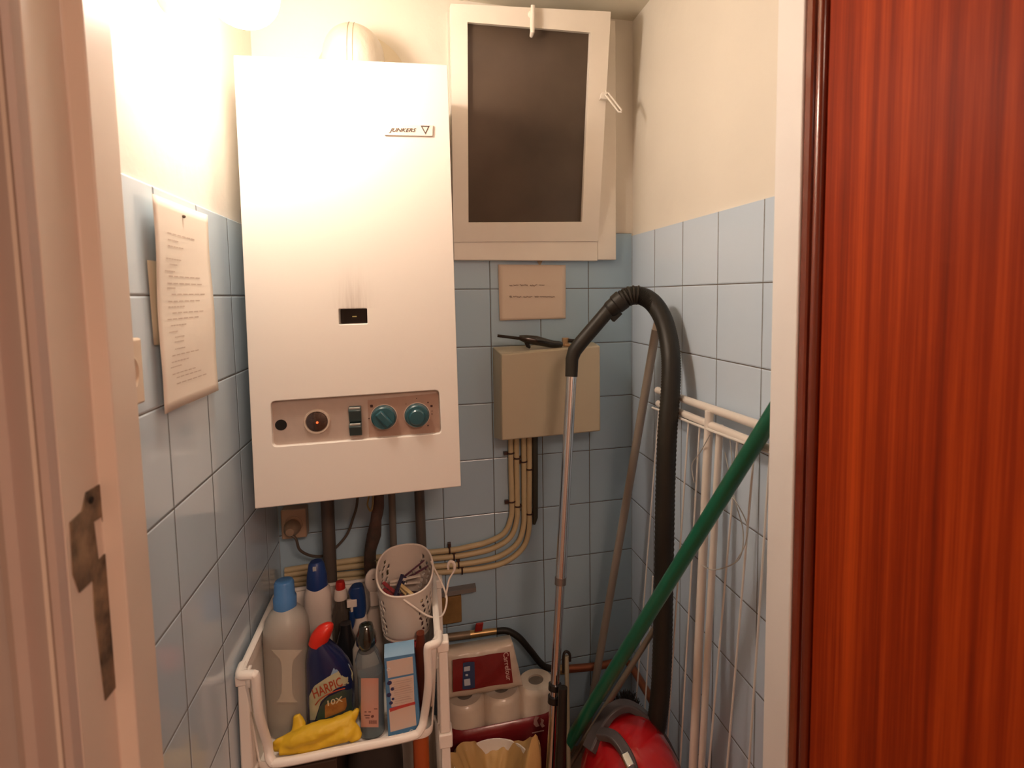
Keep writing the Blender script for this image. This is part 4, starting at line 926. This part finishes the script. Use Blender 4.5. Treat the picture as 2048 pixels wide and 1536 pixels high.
# small pack on top, leaning back
uy = -.185
U = [aty(px, py, uy) for px, py in ((890, 1310), (1026, 1287), (1046, 1372), (893, 1398))]
nv = Vector((.05, .085, -.01))
up_ = thing('tissue_pack', 'white tissue pack with dark red label reading Carrefour, on the larger pack', 'tissue pack', (U[3]+U[2])/2)
def grid_quad(q_, nu, nv_, f): return [[lerp(lerp(q_[0], q_[1], i/nu), lerp(q_[3], q_[2], i/nu), j/nv_)+f(i/nu, j/nv_) for i in range(nu+1)] for j in range(nv_+1)]
puff = lambda u_, v: Vector((0, -.012*(1-(2*u_-1)**4)*(1-(2*v-1)**4) + .0015*math.sin(u_*23+v*5)+.001*math.sin(v*19), .0))
g = G(); fr_rows = grid_quad(U, 24, 16, puff)
g.strip(fr_rows)
Bk = [p+Vector((0, .045, -.006 if k_ < 2 else 0)) for k_, p in enumerate(U)]
bk_rows = grid_quad(Bk, 24, 16, lambda u_, v: Vector((0, 0, 0)))
g.strip(bk_rows)
for e_f, e_b in ((fr_rows[0], bk_rows[0]), (fr_rows[-1], bk_rows[-1]), ([r[0] for r in fr_rows], [r[0] for r in bk_rows]), ([r[-1] for r in fr_rows], [r[-1] for r in bk_rows])):
    g.strip([e_f, e_b])
pkb = obj('wrapper', g, film, up_, smooth=60)
bm = bmesh.new(); bm.from_mesh(pkb.data); bmesh.ops.remove_doubles(bm, verts=bm.verts, dist=1e-5); bmesh.ops.recalc_face_normals(bm, faces=bm.faces); bm.to_mesh(pkb.data); bm.free()
def upt(px, py, l=.0015): return aty(px, py, uy-.0168-l)
def fq(pts, n=10, l=.0):
    q_ = pts; return [[upt(lerp(lerp(q_[0][0], q_[1][0], i/n), lerp(q_[3][0], q_[2][0], i/n), j/n), lerp(lerp(q_[0][1], q_[1][1], i/n), lerp(q_[3][1], q_[2][1], i/n), j/n), l)+Vector((0, .0012*math.sin(i*1.1+j*.7), 0)) for i in range(n+1)] for j in range(n+1)]
lbq = obj('red_label', G().strip(fq([(905, 1320), (1019, 1303), (1026, 1365), (906, 1385)])), red_f, up_, smooth=60)
obj('blue_label', G().strip(fq([(926, 1326), (949, 1323), (950, 1376), (925, 1379)], 4, .0035)), mat('label_navy', (.03, .05, .12), .4), up_)
g = G()
for q_ in ([(928, 1334), (940, 1332), (940, 1341), (928, 1343)], [(928, 1359), (940, 1357), (941, 1370), (929, 1372)], [(931, 1348), (936, 1348), (936, 1352), (931, 1352)]):
    g.prism([upt(*p, .0055) for p in q_], (0, -.0003, 0))
obj('label_patches', g, mat('patch_pale', (.42, .46, .52), .5), up_, smooth=0)
o = upt(1006, 1306, .004); e = upt(1013, 1362, .004)
text('lettering', 'Carrefour', mat('logo_pale2', (.62, .42, .38), .5), up_, o, e-o, Vector((1, 0, .12)), (e-o).length, .0125, bold=.01)

# ------------------------------------------------------------------ bin with a yellow bag
bc = aty(985, 1500, -.30); bnx, bny, bnz = bc.x+.0, -.30, .255
bn = thing('waste_bin', 'small white round bin in front of the paper packs', 'bin', (bnx, bny, 0))
obj('bin_wall', G().lathe([(.055, .001), (.07, .001), (.090, bnz-.02), (.090, bnz+.003), (.087, bnz+.003), (.085, bnz-.02), (.066, .006), (.0, .006)], (bnx, bny, 0), n=40), white_pl, bn)
bagm = mat('yellow_bag', (.56, .36, .14), .5, var=.15, vscale=10, bump=.3, bscale=40)
rows = []
NB = 96
def bagtop(a):
    d_ = math.degrees(a) % 360
    z = bnz+.026+.010*math.sin(3*a+1)+.006*math.sin(7*a+.4)+.002*math.sin(17*a)
    def pk_(c, w_, h_): 
        x = (d_-c+180) % 360-180; return h_*math.exp(-(x/w_)**2)
    return z+pk_(322, 12, .088)+pk_(205, 30, .030)+pk_(350, 26, .018)+pk_(272, 12, .030)-pk_(85, 45, .034)
for j, t_ in enumerate([k/22 for k in range(23)]):
    row = []
    for i in range(NB):
        a = 2*math.pi*i/NB; zt_ = bagtop(a)
        fold = math.sin(11*a+t_*4)*.0045+math.sin(23*a-t_*7)*.0022+.004*noise.noise(Vector((math.cos(a)*3, math.sin(a)*3, t_*4)))
        if t_ < .5:          # outside, over the rim
            s = t_/.5; z = lerp(bnz-.075, zt_, s); r = lerp(.098, .101, s)+fold+.012*math.sin(s*math.pi)*abs(math.sin(3*a+.5))
        else:                # inside, falling in
            s = (t_-.5)/.5; z = lerp(zt_, bnz-.09, s); r = lerp(.100, .045, s**.8)+fold
        row.append(Vector((bnx+r*math.cos(a), bny+r*math.sin(a)*.9, z)))
    rows.append(row)
g = G(); n = NB; g.add([p for r in rows for p in r], [(k*n+i, k*n+(i+1) % n, (k+1)*n+(i+1) % n, (k+1)*n+i) for k in range(len(rows)-1) for i in range(n)] + [tuple((len(rows)-1)*n+i for i in range(n))])
bg = tag(obj('bin_bag', g, bagm, smooth=70), 'crumpled orange-yellow bag lining the bin, one corner sticking up', 'bag')

# ------------------------------------------------------------------ vacuum cleaner, hose and wand
vc = Vector((-.170, -.425, 0))
va = thing('vacuum_cleaner', 'red canister vacuum cleaner with dark grey carrying bands on the floor', 'vacuum cleaner', vc)
vred = mat('vacuum_red', (.44, .006, .010), .22, var=.05, coat=.8)
VTOP = .400
rings = [sring(vc.x, vc.y, z, .112*r, .15*r, 2.3, 44) for z, r in ((.03, .70), (.05, .88), (.10, .98), (.16, 1.0), (.22, .99), (.28, .93), (.33, .80), (.365, .62), (.388, .42), (.398, .2), (.40, .02))]
obj('body', G().loft(rings), vred, va, smooth=60)
vgr = mat('vacuum_grey', (.075, .062, .064), .36, var=.1)
def band(pts, w_, th_, nm, mt, upv=None):
    P = smooth_path(pts, 6); g = G(); R_ = []
    for i, p in enumerate(P):
        tg = (P[min(i+1, len(P)-1)]-P[max(i-1, 0)]).normalized()
        out = (p-Vector((vc.x, vc.y, .16))); out = (out-tg*out.dot(tg)).normalized(); sd_ = tg.cross(out)
        R_.append([p+sd_*w_+out*th_, p+sd_*w_*.8+out*th_*1.5, p-sd_*w_*.8+out*th_*1.5, p-sd_*w_+out*th_, p-sd_*w_-out*th_, p+sd_*w_-out*th_])
    g.loft(R_); return obj(nm, g, mt, va, smooth=40, bevel=.001)
def vp(px, py, y): return aty(px, py, y)
band([vp(1178, 1500, -.40), vp(1196, 1462, -.385), vp(1222, 1424, -.375), vp(1252, 1412, -.37), vp(1286, 1430, -.38), vp(1316, 1468, -.40), vp(1338, 1510, -.43), vp(1350, 1545, -.45), vp(1355, 1600, -.46)], .017, .006, 'carrying_handle', vgr)
band([vp(1200, 1468, -.41), vp(1226, 1474, -.44), vp(1248, 1500, -.47), vp(1264, 1535, -.50), vp(1270, 1575, -.53)], .011, .006, 'front_band', vgr)
band([vp(1250, 1512, -.487), vp(1262, 1538, -.51)], .0085, .008, 'latch', chrome)
obj('rear_block', body(G(), [(vc.x+.055, vc.y-.02, z, r, .06, 3) for z, r in ((.12, .05), (.22, .052), (.30, .045), (.318, .03))]), vgr, va)
for sx in (-1, 1):
    obj('wheel', G().lathe([(.03, -.012), (.055, -.010), (.058, 0), (.055, .010), (.03, .012)], (vc.x+sx*.085, vc.y+.07, .058), (1, 0, 0), 28), black_pl, va)
obj('front_caster', G().lathe([(.010, -.012), (.022, -.011), (.024, 0), (.022, .011), (.010, .012)], (vc.x, vc.y-.09, .024), (1, 0, 0), 20), black_pl, va)
# the wand, leaning on nothing but its floor head
wv = thing('vacuum_wand', 'chrome telescopic vacuum wand standing upright in the corner', 'vacuum wand', (-.34, -.34, 0))
T0 = aty(1143, 748, -.225); T1 = aty(1101, 1536, -.33); dvw = (T1-T0); T2 = T0+dvw*((.03-T0.z)/dvw.z)
Tm = lerp(T0, T1, .54)
obj('upper_tube', G().tube([T0, Tm], .0122, 20), chrome, wv)
obj('lower_tube', G().tube([Tm, T2], .0102, 20), chrome, wv)
ax_ = dvw.normalized()
cm_ = lerp(T0, T1, .80)
g = G(); g.tube([cm_-ax_*.006, cm_+ax_*.006], .0145, 18); g.tube([cm_+ax_*.020, cm_+ax_*.034], .0145, 18)
obj('collar', g, black_pl, wv)
obj('slide_lock', G().tube([Tm-ax_*.012, Tm+ax_*.004], .0130, 18), mat('grey_steel', (.32, .28, .26), .3, .9), wv)
g = G(); g.obox(T2+Vector((.035, -.005, -.012)), (.05, 0, 0), (0, .03, 0), (0, 0, .014)); 
obj('floor_head', g, black_pl, wv, bevel=.006)
# attachment clipped behind
q0 = aty(1126, 1375, -.345); q1 = aty(1121, 1545, -.36); q2_ = q1+(q1-q0)*1.2; q2_.z = .02
tag(obj('crevice_tool', G().tube([q0, q1, q2_], [.010, .012, .013], 12), black_pl), 'black tapering tool standing right beside the chrome wand', 'tool')
rd = thing('squeegee_stick', 'thin grey-green stick with black hooked top beside the chrome wand', 'stick', (-.31, -.30, 0))
r0 = aty(1133, 1312, -.30); r1 = aty(1137, 1536, -.32); r2 = r1+(r1-r0)*((.0-r1.z)/(r1.z-r0.z))
obj('stick', G().tube([r0, r1, r2], .0052, 12), mat('grey_green', (.30, .27, .19), .5, var=.15), rd)
obj('hook', G().tube(smooth_path([aty(1126, 1345, -.30), aty(1127, 1312, -.30), aty(1132, 1303, -.30), aty(1139, 1308, -.30), aty(1140, 1322, -.30)], 4), .0032, 8), black_pl, rd)
# hose and handle
hs = thing('vacuum_hose', 'thick black ribbed vacuum hose arching over to the right wall', 'vacuum hose', (-.11, -.40, 0))
e0 = T0+(-ax_)*-.004
hpts = [T0, aty(1144, 715, -.222), aty(1152, 697, -.224)]
g = G(); g.tube([T0+ax_*.006, aty(1144, 718, -.222), aty(1149, 702, -.223), aty(1162, 685, -.226), aty(1222, 615, -.242)], [.0143, .0150, .0165, .0165, .0165], 20)
obj('handle', g, black_rb, hs)
g = G(); a, b = aty(1216, 622, -.240), aty(1246, 598, -.250)
g.tube([a, lerp(a, b, .12), lerp(a, b, .14), lerp(a, b, .5), lerp(a, b, .52), lerp(a, b, .98), b], [.0170, .0190, .0195, .0205, .0228, .0236, .0205], 20)
k1 = aty(1232, 632, -.243); g.obox(k1, (.010, 0, .009), (0, .006, 0), (.004, 0, -.0045))
obj('swivel_cuff', g, black_rb, hs, bevel=.001)
hh = [aty(1244, 600, -.250), aty(1262, 591, -.256), aty(1283, 592, -.265), aty(1305, 605, -.280), aty(1324, 633, -.300), aty(1336, 672, -.320), aty(1342, 720, -.345), aty(1341, 780, -.360), aty(1335, 860, -.372), aty(1331, 960, -.380), aty(1329, 1060, -.385), aty(1327, 1180, -.388), aty(1325, 1290, -.390), aty(1321, 1380, -.392), aty(1313, 1445, -.395), Vector((-.125, -.400, .29)), Vector((-.145, -.41, .26))]
P = smooth_path(hh, 22); rr = [.0205+(.0009 if (i % 2) else -.0004) for i in range(len(P))]
obj('hose', G().tube(P, rr, 22), black_rb, hs, smooth=80)
g = G()
for k in range(5):
    p = P[4+k*8]; tg = (P[5+k*8]-P[3+k*8]).normalized(); g.tube([p-tg*.0022, p+tg*.0022], .0222, 20)
obj('cuff_rings', g, black_rb, hs)

# ------------------------------------------------------------------ sticks
gp_t = at(1528, 858, 'x', -.052); gp_b = aty(1152, 1462, -.325)
dv = (gp_b-gp_t).normalized(); top = gp_t-dv*min(.17, (-.018-gp_t.x)/(-dv.x)); bot = gp_b+dv*((.012-gp_b.z)/dv.z)
gr_ = thing('green_pole', 'dark green pole leaning diagonally across the right side', 'pole', (bot.x, bot.y, 0))
obj('shaft', G().tube([top, bot], .0138, 20), mat('green_plastic', (.005, .115, .060), .3, var=.1, coat=.3), gr_)
obj('end_cap', G().tube([top-dv*.006, top+dv*.03], .0147, 20), black_pl, gr_)
s0 = aty(1262, 1322, -.310); s1 = aty(1166, 1486, -.300)
s0 = aty(1342, 1205, -.345)
sdv = (s1-s0).normalized(); s2 = s1+sdv*((.01-s1.z)/sdv.z)
tag(obj('metal_stick', G().tube([s0, s1, s2], .0066, 12), mat('dull_metal', (.26, .22, .17), .35, .5, var=.15)), 'thin dull metal stick lying just under the green pole', 'stick')
g0 = at(1312, 660, 'x', -.026); g1 = aty(1189, 1372, -.055); gdv = (g1-g0).normalized(); g2 = g1+gdv*((.004-g1.z)/gdv.z)
gs_ = thing('grey_mop_stick', 'plain grey stick with white tip leaning into the back right corner', 'stick', (g2.x, g2.y, 0))
obj('shaft', G().tube([g0, lerp(g0, g1, .86), g2], .0104, 16), mat('grey_stick', (.33, .28, .235), .45, var=.1), gs_)
obj('tip', G().tube([g0-gdv*.022, g0-gdv*.018, g0+gdv*.004], [.005, .0085, .0100], 14), mat('tip_white', (.74, .66, .56), .4), gs_)
# scrubbing brush behind the vacuum
sb = thing('floor_brush', 'beige brush block with black bristles behind the red vacuum', 'brush', aty(1215, 1450, -.30))
c0_, c1_ = aty(1195, 1468, -.31), aty(1232, 1418, -.31)
dvb = (c1_-c0_).normalized(); nvb = Vector((0, -1, 0)).cross(dvb).normalized()
obj('block', G().obox((c0_+c1_)/2, dvb*((c1_-c0_).length/2), (0, .02, 0), nvb*.012), mat('beige_block', (.42, .34, .22), .6, var=.1), sb, bevel=.003)
g = G(); rnd = random.Random(11)
bcn = aty(1252, 1404, -.27)
for k in range(260):
    a = rnd.uniform(-.03, .03); b = rnd.uniform(-.02, .02); p = bcn+Vector((a*.8, b, -.02)); q_ = p+Vector((a*.35+rnd.uniform(-.006, .006), b*.4, .034*(1-(a/.04)**2)+rnd.uniform(-.004, .004)))
    g.tube([p, q_], [.0011, .0006], 4)
g.obox(bcn+Vector((0, 0, -.028)), (.03, 0, 0), (0, .02, 0), (0, 0, .012))
obj('bristles', g, mat('black_bristle', (.012, .010, .008), .7), sb)
gs0 = bcn+Vector((0, 0, -.04))
obj('brush_neck', G().tube([gs0, Vector((gs0.x-.005, gs0.y+.0, .01))], .012, 10), black_pl, sb)

# ------------------------------------------------------------------ drying rack against the right wall
rk = thing('drying_rack', 'folded white wire drying rack leaning against the right tiles', 'drying rack', (-.05, -.45, 0))
rw = mat('rack_white', (.84, .78, .72), .35, var=.04)
wire_m = mat('wire_white', (.82, .78, .74), .3)
def rkx(z): return -.030-(1.10-z)*.040
def rpt(y, z, dx=0): return Vector((rkx(z)+dx, y, z))
def onrack(px, py, dx=0):
    x = -.035
    for _ in range(4): p = at(px, py, 'x', x); x = rkx(p.z)+dx
    return at(px, py, 'x', x)
yE = -.735
p1 = onrack(1349, 792); p2 = onrack(1349, 820, -.004); 
def level(p, px, py, dx=0): return onrack(px, py, dx)
e1 = onrack(1540, 858); e1 = lerp(p1, e1, 1.18); e2 = onrack(1500, 882, -.004); e2 = lerp(p2, e2, 1.33)
e1.y = max(e1.y, yE); e2.y = max(e2.y, yE)
st = lerp(p1, e1, -.22); st2 = lerp(p2, e2, -.22)
obj('top_rail', G().tube([st, e1], .0082, 14), rw, rk)
obj('top_rail', G().tube([st2, e2], .0078, 14), rw, rk)
def leg(px0, py0, px1, py1, dx, r_):
    a = onrack(px0, py0, dx); b = onrack(px1, py1, dx); dvv = (b-a).normalized(); c = b+dvv*((.008-b.z)/dvv.z)
    c.x = min(-.02, c.x)
    return obj('leg', G().tube([a, b, c], r_, 14), rw, rk)
leg(1419, 822, 1386, 1536, -.006, .0088)
leg(1440, 850, 1403, 1536, -.002, .0068)
w0 = onrack(1348, 832, -.012); w1 = onrack(1440, 868, -.012); w2 = onrack(1545, 907, -.012)
w3 = lerp(w1, w2, 1.3); w3.y = max(w3.y, yE)
obj('wire_frame', G().tube([lerp(w0, w1, -.6), w0, w1, w2, w3], .0028, 8), wire_m, rk)
WR = [((1306, 972), (1272, 1407)), ((1306, 1152), (1290, 1418)), ((1377, 844), (1336, 1461)), ((1399, 858), (1363, 1483)), ((1352, 850), (1345, 1000)), ((1466, 985), (1417.6, 1536)), ((1500, 1000), (1455.7, 1516)), ((1533, 1010), (1499, 1516))]
wy = []
for k, (a_, b_) in enumerate(WR):
    a = onrack(*a_, -.010); b = onrack(*b_, -.010); dvv = (a-b).normalized()
    topz = lerp(w0, w2, (a.y-w0.y)/(w2.y-w0.y)).z
    if k != 1: a = b+(a-b)*((topz-b.z)/(a.z-b.z))
    c = b-dvv*((b.z-.10)/dvv.z)
    obj('wire', G().tube([a, b, c], .0019, 6), wire_m, rk)
zb3 = .10
obj('bottom_rail', G().tube([rpt(-.10, zb3, -.010), rpt(-.70, zb3, -.010)], .006, 10), rw, rk)
cord = mat('clear_cord', (.50, .50, .48), .3, var=.1)
cds = []
for pts in ([(1420, 870), (1400, 905), (1384, 930), (1388, 965)], [(1450, 905), (1470, 1000), (1486, 1060), (1482, 1110), (1462, 1130), (1425, 1140), (1404, 1130)], [(1460, 880), (1464, 930), (1455, 975), (1476, 1010), (1494, 1050), (1490, 1090), (1470, 1125)]):
    g = G(); g.tube(smooth_path([onrack(x, y, -.018) for x, y in pts], 6), .0010, 6)
    obj('loose_cord', g, cord, rk)
